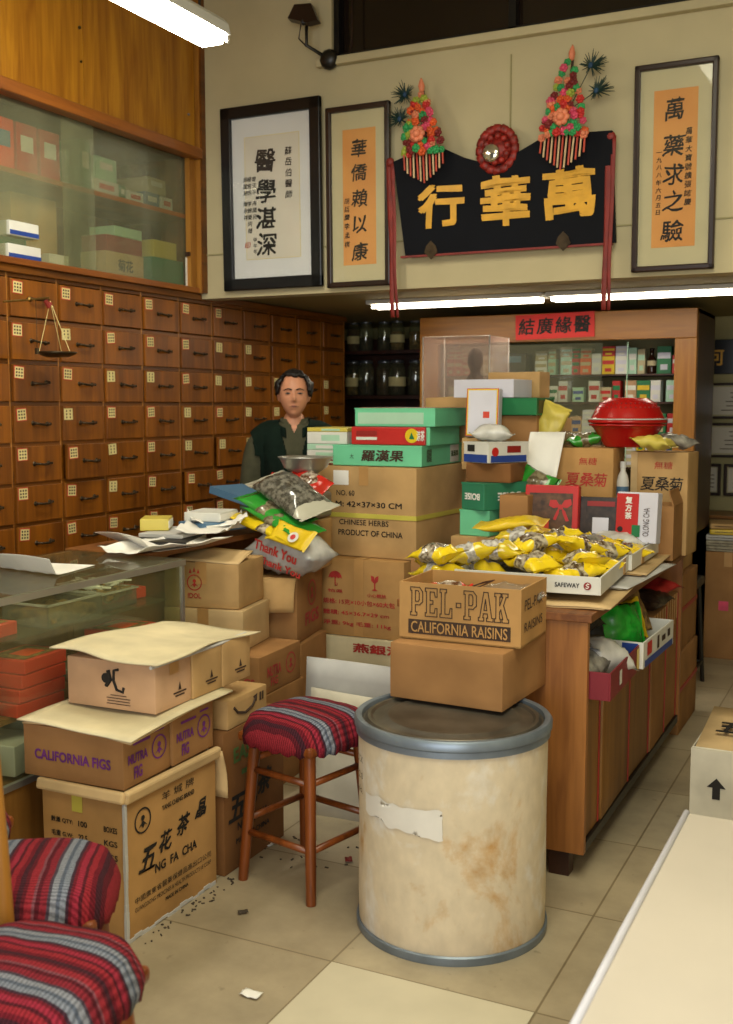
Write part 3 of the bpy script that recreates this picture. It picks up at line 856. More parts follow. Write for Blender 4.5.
t, dm = picture('narrow framed orange calligraphy scroll right of the dark sign board', -1.124, -.764, 2.197, 3.097, .026, 'brown_lacquer', 'mat_cream', (.085, .275, .105, .785), 'paper_orange', tilt=1.0)
column(t, dm, '萬藥求之驗', -.004, (.70, .545, .42, .305, .175), .092)
column(t, dm, '萬華大寶號擴張誌慶', .060, (.60, .562, .524, .486, .448, .41, .372, .334, .296), .03)
column(t, dm, '一九八八年六月五日', -.068, (.52, .487, .455, .422, .388, .355, .323, .291, .26), .024)

sg = thing('sign_board', 'dark navy carved shop sign with three large gold characters', 'sign', (-1.733, SY - .03, 2.335), rot=(R(3), 0, 0))
sx = lambda x: x + 1.745
pts = [(-2.245, 0), (-1.205, 0), (-1.225, .49), (-1.36, .495), (-1.55, .49), (-1.66, .44), (-1.745, .41), (-1.83, .405), (-1.93, .44), (-2.05, .50), (-2.20, .485), (-2.30, .455)]
mtx = Matrix.Translation((0, 0, 0)) @ Matrix.Rotation(R(90), 4, 'X')
mb = MB(); mb.prism([(sx(a), b_) for a, b_ in pts], .025, mtx); mb.build('board', M['sign_navy'], sg)
mb = MB(); mb.box((0, -.012, -.004), (1.05, .03, .010)); mb.build('board_edge', M['ribbon_red'], sg)
for c, u in zip('行華萬', (-.305, .02, .325)):
    write(sg, c, 'front', (1, .05, .5), u, .225 + (.01 if c == '萬' else 0), .25 if c != '行' else .245, .235 if c != '行' else .205, 'gold_paint', .030, part='gold_lettering', eps=.004, brush=.05)
for u in (-.36, .30): 
    mb = MB(); mb.prism([(0, -.045), (.035, -.01), (.025, .02), (0, .045), (-.025, .02), (-.035, -.01)], .006); mark(sg, mb, 'front', (1, .05, .5), u, .02, 'brass_dark', 'corner_plate', .001)
rs = thing('carved_mirror_rosette', 'round carved red rosette with a small mirror at the top of the sign', 'ornament', (-1.755, SY - .07, 2.795))
mb = MB(); mb.cyl((0, 0, 0), .07, .03, seg=24, rot=(R(90), 0, 0))
for i in range(16):
    a = 2 * math.pi * i / 16; mb.ball((.085 * math.cos(a), 0, .095 * math.sin(a)), .026, 1, (1, .6, 1.3), (0, -a, 0))
for i in range(10):
    a = 2 * math.pi * i / 10 + .2; mb.ball((.055 * math.cos(a), -.012, .06 * math.sin(a)), .02, 1)
mb.build('carved_ring', M['red_carve'], rs, smooth=True)
MB().ball((-.02, -.032, -.02), .042, 3, (1, .35, 1)).build('mirror_disc', M['mirror_disc'], rs, smooth=True)


def ribbon(label, xt, zt, xb, zb):
    t = thing('red_ribbon', label, 'ribbon', (xt, SY - .07, zt))
    for k, (off, wd) in enumerate(((0, .032), (.02, .022))):
        sheet('ribbon_strand', lambda u, v, off=off, wd=wd: (off + (u - .5) * wd * (1 - .3 * v) + (xb - xt) * v, -.004 * k - .012 * math.sin(v * 9 + off * 90) * v, (zb - zt) * v), 3, 22, 'ribbon_red', t, .0015)
    MB().ball((.005, 0, 0), .022, 2, (1, .6, 1)).build('ribbon_knot', M['ribbon_red'], t, smooth=True)


ribbon('long red ribbon hanging from the left end of the sign board', -2.315, 2.79, -2.29, 2.035)
ribbon('long red ribbon hanging from the right end of the sign board', -1.225, 2.80, -1.235, 2.03)


def garland(label, x, z, top, sgn, seed):
    r = random.Random(seed)
    t = thing('festive_flower_spray', label, 'ornament', (x, SY - .10, z), group=None, rot=(0, R(4 * sgn), 0))
    MB().tube([(0, .02, -.02), (0, .02, top)], .006, 6).build('wire_stem', M['wood_dark'], t)
    cols_ = ['f_red', 'f_orange', 'f_pink', 'f_green', 'f_lime', 'f_maroon', 'f_green', 'f_salmon', 'f_orange']
    fl = {}
    for c in set(cols_):
        mb = MB()
        mb.ball((0, -.006, 0), .012, 1)
        for i in range(6):
            a = i * math.pi / 3; mb.ball((.011 * math.cos(a), 0, .011 * math.sin(a)), .010, 1, (1, .8, 1))
        fl[c] = mb.mesh('flower', True); fl[c].materials.append(M[c])
    n = 13
    for i in range(n):
        zz = top * .92 * i / (n - 1) - .02; wd = .10 * (1 - i / (n - .3)) ** .8
        for j in range(max(1, int(round(1 + 6.5 * (1 - i / n))))):
            k = max(1, int(round(1 + 6.5 * (1 - i / n))))
            xx = 0 if k == 1 else (-wd + 2 * wd * j / (k - 1))
            o = put('flower', fl[r.choice(cols_)], t, (xx + r.uniform(-.008, .008), -.03 - .04 * (1 - (xx / .1) ** 2) * (1 - i / n) + r.uniform(-.01, .01), zz + r.uniform(-.012, .012)), (0, r.uniform(0, 1), 0))
            s = r.uniform(.85, 1.2); o.scale = (s, s, s)
    mb = MB(); mb.ball((0, 0, 0), .02, 2)
    for i in range(7):
        a = i * 2 * math.pi / 7; mb.ball((.024 * math.cos(a), .006, .024 * math.sin(a)), .018, 1, (1, .6, 1))
    mb.build('rose', M['f_salmon'], t, (.0, -.095, .05), smooth=True)
    MB().lathe([(0, 0), (.012, .01), (.016, .035), (.008, .06), (0, .075)], 12).build('bud', M['f_salmon'], t, (0, 0, top - .03), smooth=True)
    for i in range(13):
        xx = -.10 + .2 * i / 12; ln = .075 + .075 * max(0, 1 - abs(xx) / .1) ** .8
        MB().tube([(xx, -.03, -.02), (xx + r.uniform(-.003, .003), -.034, -.02 - ln)], .0045, 6).build('tassel', M['tassel_cream' if i % 2 else 'tassel_red'], t)
    for k, (dx, dz) in enumerate(((.09, .17), (.125, .06))):
        mb = MB(); mb.mat('peacock'); cx, cz = sgn * dx, dz + top * .35
        for i in range(80):
            a = r.uniform(0, 2 * math.pi); l = r.uniform(.02, .068)
            mb.tube([(cx, .01, cz), (cx + sgn * .015 + l * math.cos(a), .01 + r.uniform(-.015, .01), cz + .01 + l * math.sin(a) * .9)], .0034, 4, .0012)
        mb.tube([(0, .015, top * .3), (cx, .012, cz)], .002, 4)
        mb.mat('peacock_eye').ball((cx, .0, cz), .012, 1, (1, .5, 1.2))
        mb.build('peacock_feather', None, t)


garland('cone of bright paper flowers with tassels over the left end of the sign', -2.11, 2.83, .29, -1, 5)
garland('cone of bright paper flowers with tassels over the right end of the sign', -1.42, 2.83, .34, 1, 9)

# ================================================================== glass display counter on the left
gc = thing('glass_counter', 'long glass topped display counter on a wooden base along the left aisle', 'counter', (-2.69, 1.2, 0))
gl_ = 2.16; gw = .55   # length along y, width
MB().box((0, gl_ / 2, .21), (gw, gl_, .42), bev=.004).build('counter_base', M['panel_door'], gc)
MB().box((0, gl_ / 2, GZ - .008), (gw + .02, gl_ + .02, .012), bev=.003).build('glass_top', M['glass_counter'], gc)
mb = MB(); mb.box((gw / 2 - .003, gl_ / 2, .715), (.006, gl_, .585)); mb.build('front_pane', M['glass_counter'], gc)
MB().box((0, gl_ - .003, .715), (gw, .006, .585)).build('end_pane', M['glass_counter'], gc)
mb = MB(); mb.box((gw / 2 + .004, gl_ / 2, GZ - .016), (.014, gl_ + .02, .022)); mb.box((gw / 2, gl_ / 2, .428), (.016, gl_, .02)); mb.box((gw / 2, gl_, .72), (.014, .014, .60))
mb.build('metal_edging', M['alu'], gc)
MB().box((-gw / 2 + .01, gl_ / 2, .72), (.02, gl_, .60)).build('back_board', M['panel_door'], gc)
MB().box((-.02, gl_ / 2, .865), (gw - .08, gl_ - .03, .007)).build('glass_shelf', M['glass_counter'], gc)
MB().box((-.03, gl_ / 2, .605), (gw - .10, gl_ - .03, .02)).build('lower_shelf', M['panel_door'], gc)

# work counter that continues behind the piled boxes
wc = thing('work_counter', 'wooden work counter behind the pile of cartons, covered in papers', 'counter', (-2.89, 3.965, 0))
MB().box((0, 0, .5), (.20, 1.13, 1.0), bev=.004).build('counter_base', M['wood_counter'], wc)
MB().box((.08, 0, GZ - .0125), (.40, 1.15, .025), bev=.004).build('counter_top', M['wood_counter_rail'], wc)

# red sweet boxes and tubs inside the glass counter


def redbox(label, x, y, z, rz=0, n=1, w=.17, d=.21, h=.042):
    t = thing('sweet_box', label, 'box', (x, y, z), rz, 'red flat boxes in the glass counter')
    MB().box((0, 0, h / 2), (w, d, h), bev=.003).build('box_body', M['orange_red'], t)
    MB().box((0, 0, h + .0012), (w * .8, d * .8, .002)).build('clear_lid', M['herb_tan'], t)
    MB().box((.01, 0, h + .003), (w * .42, d * .42, .0015)).build('square_label', M['orange_label'], t)


zs = .616
for k, (y, n, tx, x) in enumerate(((2.33, 3, 'left', -2.535), (2.64, 4, 'middle', -2.54), (3.13, 4, 'far', -2.54))):
    for j in range(n):
        redbox('red flat box, %s in the %s stack of the glass counter' % (('bottom one', 'second one up', 'third one up', 'fourth one up')[j], tx), x, y + .006 * j, zs + .0455 * j, 2 * j - 2)
redbox('red flat box on the upper glass shelf at its left end', -2.60, 2.50, .869, 4)
redbox('red flat box at the far end of the upper glass shelf', -2.66, 3.24, .869, -4)


def tub(label, x, y, z, cont, w=.20, d=.24, h=.075):
    t = thing('plastic_tub', label, 'tub', (x, y, z), 0, 'clear tubs of dried goods')
    mb = MB()
    for s in (-1, 1):
        mb.box((s * (w / 2 - .002), 0, h / 2), (.004, d, h)); mb.box((0, s * (d / 2 - .002), h / 2), (w, .004, h))
    mb.box((0, 0, .002), (w, d, .004)); mb.build('tub_body', M['film_clear'], t)
    mb = MB(); mb.grid(lambda u, v: ((u - .5) * w * .9, (v - .5) * d * .9, h * .55 + .02 * noise.noise(Vector((u * 9, v * 9, x + y)))), 12, 12)
    o = mb.build('contents', M[cont], t, smooth=True); o['kind'] = 'stuff'
    so = o.modifiers.new('s', 'SOLIDIFY'); so.thickness = h * .45
    mb = MB()
    for s in (-1, 1):
        mb.box((s * w / 2, 0, h), (.012, d + .012, .006)); mb.box((0, s * d / 2, h), (w, .012, .006))
    mb.build('tub_rim', M['plastic_clear_white'], t)


tub('clear plastic tub of tan dried goods, nearer one on the upper glass shelf', -2.58, 2.84, .869, 'herb_tan', .2, .27)
tub('clear plastic tub of tan dried goods under white wrappers', -2.62, 3.11, .869, 'herb_tan', .2, .22, .06)
mb = MB(); r = random.Random(4)
for i in range(26):
    x, y = r.uniform(-.08, .08), r.uniform(-.11, .11)
    mb.box((x, y, .012 + .018 * r.random()), (.07, .016, .006), (r.uniform(-.4, .4), r.uniform(-.4, .4), r.uniform(0, 3)))
tag(mb.build('paper_wrappers', M['paper'], None, (-2.62, 3.11, .932)), 'loose heap of white paper wrappers on a plastic tub in the glass counter', 'wrappers', None, 'stuff')
t = tag(pouch_mesh(.26, .2, .07, 8, .014).build('plastic_bag', M['film_clear'], None, (-2.60, 2.90, .68), (0, R(-6), R(60)), smooth=True), 'clear crumpled plastic bag beside the red boxes in the glass counter', 'bag')
for k, (x, y, z, lab) in enumerate(((-2.49, 2.30, .435, 'lower white booklet box at the bottom left of the glass counter'), (-2.50, 2.28, .485, 'upper white booklet box at the bottom left of the glass counter'))):
    t = thing('white_box', lab, 'box', (x, y, z), 12 - 8 * k); MB().box((0, 0, .022), (.15, .2, .044), bev=.003).build('box_body', M['cream_box'], t); MB().box((0, -.05, .0445), (.1, .06, .001)).build('printed_panel', M['white_box'], t)
t = thing('white_red_box', 'white box with a red mark low inside the glass counter', 'box', (-2.56, 2.57, .435), 8); MB().box((0, 0, .05), (.2, .16, .10), bev=.004).build('box_body', M['white_box'], t); MB().box((.1006, 0, .06), (.001, .05, .03)).build('printed_mark', M['label_red'], t)
tag(pouch_mesh(.24, .2, .12, 3, .02).build('plastic_bag', M['plastic_clear_white'], None, (-2.62, 2.80, .51), (0, 0, R(80)), smooth=True), 'grey white plastic bag low inside the glass counter', 'bag')

# ================================================================== cartons in front of the glass counter
t, dm = carton('tall tan carton with brushed black characters standing on the floor', 0, 0, 0, .315, .475, .455, 0, 'card_orange', None, near=(-2.0, 2.478), flaps=())
t['label'] = 'large tan carton with brushed black characters and torn open flaps on the floor'
for side, a, ln in (('front', 98, .055), ('right', 96, .055), ('back', 165, .17)):
    pass
lip = MB(); lip.box((.165, -.0, .452), (.024, .49, .040), (0, R(12), 0), bev=.008); lip.box((0, -.245, .452), (.33, .024, .036), (R(-14), 0, 0), bev=.008)
lip.build('rolled_flap', M['card_pale'], t)
sheet('hanging_flap', lambda u, v: (.06 + .12 * u, .243 + .03 * v + .012 * math.sin(v * 3), .455 - .17 * v), 4, 6, 'card_pale', t, .005)
mb = MB()
for i in range(18): mb.box((.1572, -.2376, .012 + .025 * i), (.010 + .0018 * math.sin(i * .9), .012 + .002 * math.sin(i * .7), .027), bev=.0015)
for i in range(14): mb.box((.1580, -.22 + .033 * i, .006 + .004 * math.sin(i * 1.7)), (.004, .036, .012 + .003 * math.sin(i * 1.1)), bev=.001)
mb.build('worn_edge', M['paper_grey'], t)
write(t, '羊 城 牌', 'right', dm, .025, .395, .17, .027, 'ink_black', .0)
write(t, 'YANG CHENG BRAND', 'right', dm, .025, .360, .17, .016, 'ink_black', .01)
mark(t, emblem_mark(.04), 'right', dm, -.155, .355, 'ink_black')
for c, u, v, s in zip('五花茶晶', (-.135, -.045, .05, .145), (.228, .252, .272, .292), (.075, .066, .068, .062)):
    write(t, c, 'right', dm, u, v, None, s, 'ink_black', .022, shear=.3, brush=.11)
write(t, 'NG  FA  CHA', 'right', dm, .01, .182, .22, .030, 'ink_black', .02)
write(t, '中國廣東省醫藥保健品進出口公司', 'right', dm, .0, .118, .40, .020, 'ink_black', .0)
write(t, 'GUANGDONG MEDICINES & HEALTH PRODUCTS I/E CORP', 'right', dm, .0, .090, .40, .014, 'ink_black', .0)
write(t, 'MADE IN CHINA', 'right', dm, .01, .065, .12, .012, 'ink_black', .01)
for i, (a, b_, c) in enumerate((('數量 QTY:', '100', 'BOXES'), ('毛重 G.W:', '22.5', 'KGS'), ('淨重 N.W:', '20', 'KGS'), ('尺碼 M:', '46', 'CM'), ('箱號 NO:', '', 'KM'))):
    v = .345 - i * .042
    write(t, a, 'front', dm, -.080, v, .085, .018, 'ink_black', .02)
    if b_: write(t, b_, 'front', dm, .0, v, .034, .018, 'ink_black', .02)
    write(t, c, 'front', dm, .105, v, .05, .018, 'ink_black', .02)
mb = MB(); mb.prism(rect := [(-.02, -.03), (.02, -.03), (.02, .03), (-.02, .03)], .0004); mark(t, mb, 'front', dm, -.02, .41, 'tape_yellow', 'yellow_tape')

z1 = .472
for k in range(2):
    t, dm = carton(('brown fig carton with purple words on its front, on the large brush lettered carton', 'brown fig carton with purple print, the rear one of the purple printed pair')[k], 0, 0, z1, .375, .235, .160, 1.5, 'card_brown', None, near=(-2.0, 2.478 + .24 * k))
    if k == 0: write(t, 'CALIFORNIA FIGS', 'front', dm, -.0, .072, .285, .032, 'ink_purple', .03)
    write(t, 'NUTRA', 'right', dm, -.05, .085, .095, .030, 'ink_purple', .03); write(t, 'FIG', 'right', dm, -.05, .040, .04, .038, 'ink_purple', .03)
    mark(t, emblem_mark(.038), 'right', dm, .058, .085, 'ink_purple'); mark(t, rect_mark(.085, .008), 'right', dm, -.03, .128, 'ink_purple'); mark(t, rect_mark(.05, .006), 'right', dm, .06, .138, 'ink_purple')
lid = thing('cardboard_sheet', 'loose pale cardboard lid sheets lying on the purple printed fig cartons', 'cardboard', (-2.175, 2.73, z1 + .163), 1.5)
for k in range(2):
    sheet('sheet', lambda u, v, k=k: ((u - .5) * (.40 + .02 * k) + .012, (v - .5) * .56 - .012 * k, .006 + .0065 * k - .020 * max(0, u - .75) * 2 * (1 - .5 * v) + .006 * math.sin(u * 5 + v * 4 + k) + .012 * v), 14, 14, 'card_cream' if k else 'card_pale', lid, .0045)
z2 = z1 + .190
ys = (2.63, 2.826, 2.997)
for k in range(3):
    t, dm = carton(('pinkish tan carton with black brush logo under the pale cardboard roof', 'middle carton of the row of three under the pale cardboard roof', 'far carton of the row of three under the pale cardboard roof')[k], 0, 0, z2, .335, (.192, .168, .172)[k], .152, (2, 1, 0)[k] * .7, ('card_pink', 'card_tan', 'card_tan')[k], None, near=(-1.995, ys[k]))
    if k == 0:
        mb = MB(); mb.tube([(-.02, .03, 0), (-.012, .0, 0), (-.028, -.02, 0)], .007, 6).tube([(.02, .035, 0), (.002, .03, 0), (.0, .0, 0), (.012, -.03, 0), (.035, -.035, 0), (.038, -.02, 0)], .0048, 6).prism(disc_pts(.016, 12, 0, 360, -.03, .004), .0006)
        mark(t, mb, 'front', dm, .012, .092, 'ink_black', 'brush_logo', .0012)
        for q, wd in enumerate((.06, .09, .085, .09)): mark(t, rect_mark(wd, .0025), 'front', dm, .03, .045 - .009 * q, 'ink_brown')
        mb = MB(); mb.prism([(-.025, -.018), (.025, -.018), (.025, .018), (-.025, .018)], .0004); mark(t, mb, 'right', dm, .0, .125, 'tape_tan', 'packing_tape')
    for q, wd in enumerate((.07, .05)): mark(t, rect_mark(wd, .005), 'right', dm, .03 if k == 0 else .02, .043 - .010 * q, 'ink_brown')
    mb = MB(); mb.prism([(-.008, -.012), (.008, -.012), (0, .014)], .0004); mark(t, mb, 'right', dm, .03 if k == 0 else .02, .062, 'ink_brown')
roof = thing('cardboard_sheet', 'pale torn cardboard roof sheet covering the row of three cartons', 'cardboard', (-2.175, 2.89, z2 + .156), 1)
sheet('sheet', lambda u, v: ((u - .5) * .40 + .02 * math.sin(v * 7) * (u > .9), (v - .5) * .60 + .012 * math.sin(u * 8) * (v < .1), .006 + .030 * (1 - u) * (1 - v) * .6 + .005 * math.sin(u * 6) + .008 * math.sin(v * 5)), 18, 18, 'card_cream', roof, .005)
MB().tube([(.175, -.285, -.006), (.178, .1, -.006), (.17, .27, -.006)], .006, 6).build('taped_edge', M['paper_grey'], roof)

# dark EASY carton and the small smile carton
t, dm = carton('dark brown carton with green letters on the floor behind the large brush lettered one', 0, 0, 0, .36, .40, .50, 0, 'card_dark', 'y', near=(-2.0, 3.0))
write(t, 'EASY', 'right', dm, -.06, .405, .16, .055, 'ink_green', .03); mark(t, rect_mark(.10, .018), 'right', dm, -.04, .335, 'ink_green')
for c, u, v in (('五', -.12, .22), ('花', -.03, .24), ('茶', .06, .26)): write(t, c, 'right', dm, u, v, None, .09, 'ink_black', .03, shear=.2)
write(t, 'NG FA CHA', 'right', dm, -.02, .15, .2, .03, 'ink_black', .02); write(t, 'MADE IN CHINA', 'right', dm, -.02, .10, .22, .02, 'ink_black', .02)
t, dm = carton('low tan carton with a black smile mark on top of the green lettered dark carton', 0, 0, .502, .34, .27, .10, 2, 'card_tan', 'y', near=(-2.0, 3.03))
mb = MB(); mb.tube([(-.075, .015, 0), (-.05, -.008, 0), (0, -.02, 0), (.05, -.008, 0), (.075, .018, 0)], .005, 6).prism([(.055, .022), (.085, .028), (.078, .0)], .0006)
mark(t, mb, 'right', dm, -.02, .055, 'ink_brown', 'smile_mark', .001)
mark(t, rect_mark(.012, .03), 'right', dm, .085, .068, 'ink_brown'); mark(t, rect_mark(.010, .03), 'right', dm, .102, .068, 'ink_brown')

carton('plain brown carton on the floor under the purple printed fig carton', 0, 0, 0, .36, .36, .42, 4, 'card_brown', 'y', near=(-2.27, 3.72))
t, dm = carton('brown carton with faded red fig print below the two red emblem boxes', 0, 0, .422, .35, .37, .165, 3, 'card_brown', 'y', near=(-2.275, 3.68))
write(t, 'NUTRA', 'right', dm, -.06, .09, .12, .045, 'ink_pink', .03); write(t, 'FIG', 'right', dm, -.06, .045, .06, .035, 'ink_pink', .02); mark(t, emblem_mark(.045), 'right', dm, .09, .09, 'ink_pink')
write(t, 'GS', 'front', dm, .13, .06, .05, .03, 'ink_pink', .03)
for k in range(2):
    t, dm = carton(('small tan box with red crown emblem, lower of the two', 'small tan box with red crown emblem and lifted flap, upper of the two')[k], 0, 0, (.589, .762)[k], (.355, .335)[k], (.30, .28)[k], (.170, .190)[k], 10, 'card_tan' if k else 'card_pale', 'y', near=((-2.385, 3.735), (-2.41, 3.745))[k])
    if k == 1:
        mark(t, emblem_mark(.034), 'front', dm, -.03, .105, 'ink_red'); write(t, 'IDOL', 'front', dm, -.03, .050, .06, .022, 'ink_red', .02)
        for q in (-1, 0, 1): mark(t, MB().prism([(-.006, -.008), (.006, -.008), (0, .012)], .0004), 'front', dm, -.03 + q * .018, .158 - abs(q) * .006, 'ink_red')
        sheet('flap', lambda u, v: ((u - .5) * .335, -.14 + .16 * v, .192 + .035 * v + .004 * math.sin(u * 5)), 6, 6, 'card_pale', t, .005)
    else:
        mark(t, MB().prism([(-.035, 0), (.035, 0), (.035, .02), (.018, .01), (0, .026), (-.018, .01), (-.035, .02)], .0004), 'front', dm, -.03, .085, 'ink_red')
carton('dark carton with a white label behind the striped stool', 0, 0, 0, .34, .34, .545, 9, 'card_brown', None, near=(-2.335, 4.13))
t, dm = carton('brown carton with red side print and a hanging front flap', 0, 0, .548, .30, .38, .295, 11, 'card_brown', 'y', near=(-2.35, 4.12))
sheet('flap', lambda u, v: (-.14 + .29 * u, -.19 - .014 - .03 * v - .01 * math.sin(v * 3), .296 - .165 * v + .02 * u * v), 6, 6, 'card_tan', t, .005)
mark(t, emblem_mark(.06), 'right', dm, .02, .20, 'ink_pink'); write(t, 'FIGS', 'right', dm, .02, .09, .2, .06, 'ink_pink', .03)
t, dm = carton('bright red carton peeking out beside the hanging flap', 0, 0, .60, .10, .2, .14, 11, 'red_box', None, near=(-2.655, 3.97), name='red_box')
MB().box((0, 0, -.03), (.10, .2, .06)).build('box_base', M['red_box_dark'], t)
# white cardboard leaning behind the stool
wb = thing('flattened_carton', 'tall flattened grey white cardboard panel leaning behind the stool', 'cardboard', (-1.845, 3.70, 0), -2, rot=(R(-4), 0, R(-2)))
sheet('sheet', lambda u, v: ((u - .5) * .50, .006 * math.sin(u * 5), v * .60), 8, 8, 'paper_grey', wb, .007)
wb = thing('flattened_carton', 'shorter white flattened cardboard in front of the grey white panel', 'cardboard', (-1.81, 3.64, 0), 1, rot=(R(-4), 0, R(1)))
sheet('sheet', lambda u, v: ((u - .5) * .44, .006 * math.sin(u * 4 + v * 3), v * (.50 - .02 * u)), 8, 8, 'card_white', wb, .006)

# ================================================================== tall stack: white, umbrella and herbs cartons
t, dm = carton('white carton with red characters at the bottom of the tall stack', 0, 0, 0, .47, .42, .497, 0, 'card_cream', None, near=(-2.05, 4.56))
write(t, '燕銀沖', 'front', dm, .12, .452, .26, .045, 'ink_red', .03)
t, dm = carton('tan carton with red umbrella and glass signs in the tall stack', 0, 0, .50, .47, .42, .372, 0, 'card_orange', 'full', near=(-2.04, 4.58))
mark(t, umbrella_mark(.036), 'front', dm, -.125, .275, 'ink_red'); mark(t, glass_mark(.036), 'front', dm, .085, .265, 'ink_red')
write(t, '怕濕', 'front', dm, -.125, .215, .08, .016, 'ink_red', .02); write(t, '小心輕放', 'front', dm, .095, .205, .10, .018, 'ink_red', .02)
write(t, '規格: 15克×10小包×60大包', 'front', dm, .0, .165, .38, .026, 'ink_red', .02)
write(t, '體積: 45×36.7×29 cm', 'front', dm, -.015, .112, .35, .024, 'ink_red', .02)
write(t, '淨重: 9kg 毛重: 11kg', 'front', dm, -.01, .060, .36, .026, 'ink_red', .02)
t, dm = carton('tan carton printed PRODUCT OF CHINA with a yellow strap', 0, 0, .875, .56, .62, .433, -3, 'card_tan', 'y', near=(-2.005, 4.64))
write(t, 'NO. 60', 'front', dm, -.10, .305, .10, .026, 'ink_black', .01); write(t, 'M: 42×37×30 CM', 'front', dm, .025, .252, .36, .027, 'ink_black', .015)
write(t, 'CHINESE HERBS', 'front', dm, .0, .165, .27, .026, 'ink_black', .01); write(t, 'PRODUCT OF CHINA', 'front', dm, .035, .115, .35, .028, 'ink_black', .015)
mark(t, rect_mark(.085, .07), 'front', dm, -.125, .378, 'paper', 'white_label')
mb = MB(); h_ = .198
mb.box((0, -.3125, h_), (.568, .003, .022)); mb.box((0, .3125, h_), (.568, .003, .022)); mb.box((.2825, 0, h_), (.003, .628, .022)); mb.box((-.2825, 0, h_), (.003, .628, .022))
mb.build('plastic_strap', M['tape_yellow'], t)
zt = 1.311


def giftbox(label, x, y, z, w, d, h, rz, mat, name='gift_box', group=None, extra=None):
    t = thing(name, label, 'box', (x, y, z), rz, group)
    MB().box((0, 0, h / 2), (w, d, h), bev=.004).build('box_body', M[mat], t)
    MB().box((0, 0, h - .0025), (w + .003, d + .003, .006)).build('lid_edge', M[mat], t)
    if extra: extra(t, (w, d, h))
    return t


def ex(t, dm):
    write(t, '羅漢果', 'front', dm, .03, .05, .22, .055, 'ink_brown', .025, shear=.12); write(t, '大', 'front', dm, -.13, .045, None, .022, 'ink_brown')
    mark(t, rect_mark(.12, .085), 'right', dm, .16, .05, 'white_box', 'white_panel')
    write(t, '羅漢果', 'right', dm, .16, .05, .1, .03, 'ink_green', .02, eps=.003)
    mb = MB()
    for i in range(7): mb.prism([(-.03 + i * .009, -.03), (-.026 + i * .009, -.03), (-.026 + i * .009, .03), (-.03 + i * .009, .03)], .0004)
    mark(t, mb, 'right', dm, -.18, .05, 'ink_brown', 'barcode')


giftbox('mint green box with three Chinese characters lying on the strapped herb carton', -2.235, 4.95, zt, .465, .54, .098, 1, 'mint', extra=ex)


def ex(t, dm):
    mark(t, rect_mark(.11, .06), 'front', dm, -.10, .04, 'red_box_dark', 'dark_panel'); mark(t, rect_mark(.10, .018), 'front', dm, -.11, .03, 'white_box', 'lettering_band')
    mark(t, MB().prism(disc_pts(.03, 18), .0004), 'front', dm, .145, .04, 'yellow_print', 'yellow_disc'); mark(t, MB().prism([(-.012, -.012), (.012, -.012), (0, .016)], .0008), 'front', dm, .145, .038, 'green_box', 'green_triangle', .003)
    MB().box((.02, .015, .0425), (.40, .30, .083), bev=.003).build('green_side', M['mint'], t)


t = thing('gift_box', 'red box with a yellow disc between the two mint green boxes', 'box', (-2.185, 4.88, zt + .1), 1)
MB().box((-.01, 0, .0425), (.385, .31, .085), bev=.004).build('box_body', M['red_box'], t)
dm = (.385, .31, .085)
mark(t, rect_mark(.11, .022), 'front', dm, -.12, .055, 'red_box_dark', 'dark_panel'); mark(t, rect_mark(.11, .014), 'front', dm, -.12, .03, 'white_box', 'lettering_band')
mark(t, MB().prism(disc_pts(.034, 18), .0004), 'front', dm, .115, .045, 'yellow_print', 'yellow_disc'); mark(t, MB().prism([(-.014, -.014), (.014, -.014), (0, .018)], .0008), 'front', dm, .115, .043, 'green_box', 'green_triangle', .003)
write(t, '涼茶', 'front', dm, .16, .045, .04, .05, 'ink_white', .02); MB().box((.1905, .06, .0425), (.02, .40, .0845)).build('green_side', M['mint'], t)


def ex(t, dm):
    w, d, h = dm
    MB().box((0, 0, h + .002), (w * .9, d * .86, .004)).build('clear_lid', M['film_clear'], t)
    mb = MB(); mb.mat('red_box').box((0, 0, h + .0005), (w * .94, d * .92, .002)); mb.mat('lavender_white').box((.02, -.03, h + .0015), (.16, .05, .002), (0, 0, .1)); mb.mat('white_box').box((-.08, .05, h + .0015), (.1, .06, .002))
    mb.build('lid_print', None, t)
    MB().box((-.02, -d / 2 - .001, h * .45), (w * .82, .002, h * .62)).build('front_window', M['mint_pale'], t)


giftbox('mint green box with a red clear lid on top of the pile', -2.165, 4.97, zt + .187, .42, .46, .088, 0, 'mint', extra=ex)
sheet_t = thing('folded_cardboard', 'loose tan cardboard piece behind the top mint box', 'cardboard', (-2.05, 5.253, zt + .001), 0)
sheet('sheet', lambda u, v: ((u - .5) * .34, .012 * math.sin(u * 6), .325 * v + .015 * u), 6, 5, 'card_tan', sheet_t, .006)
MB().box((.165, .0, .15), (.10, .035, .30), bev=.004).build('folded_side', M['card_tan'], sheet_t)
stk = [('white_box', 'red_box_dark', .022, 0, .0), ('white_box', None, .046, .0, .036), ('mint_pale', None, .029, .02, .087), ('white_box', None, .058, .02, .116), ('yellow_pale', None, .02, .03, .175)]
labs = ['red edged flat box at the bottom of the white stack beside the man', 'white flat box above the red edged one beside the man', 'pale green flat box in the middle of the white stack beside the man', 'thick white box near the top of the stack beside the man', 'pale yellow flat box topping the white stack beside the man']
zz = zt
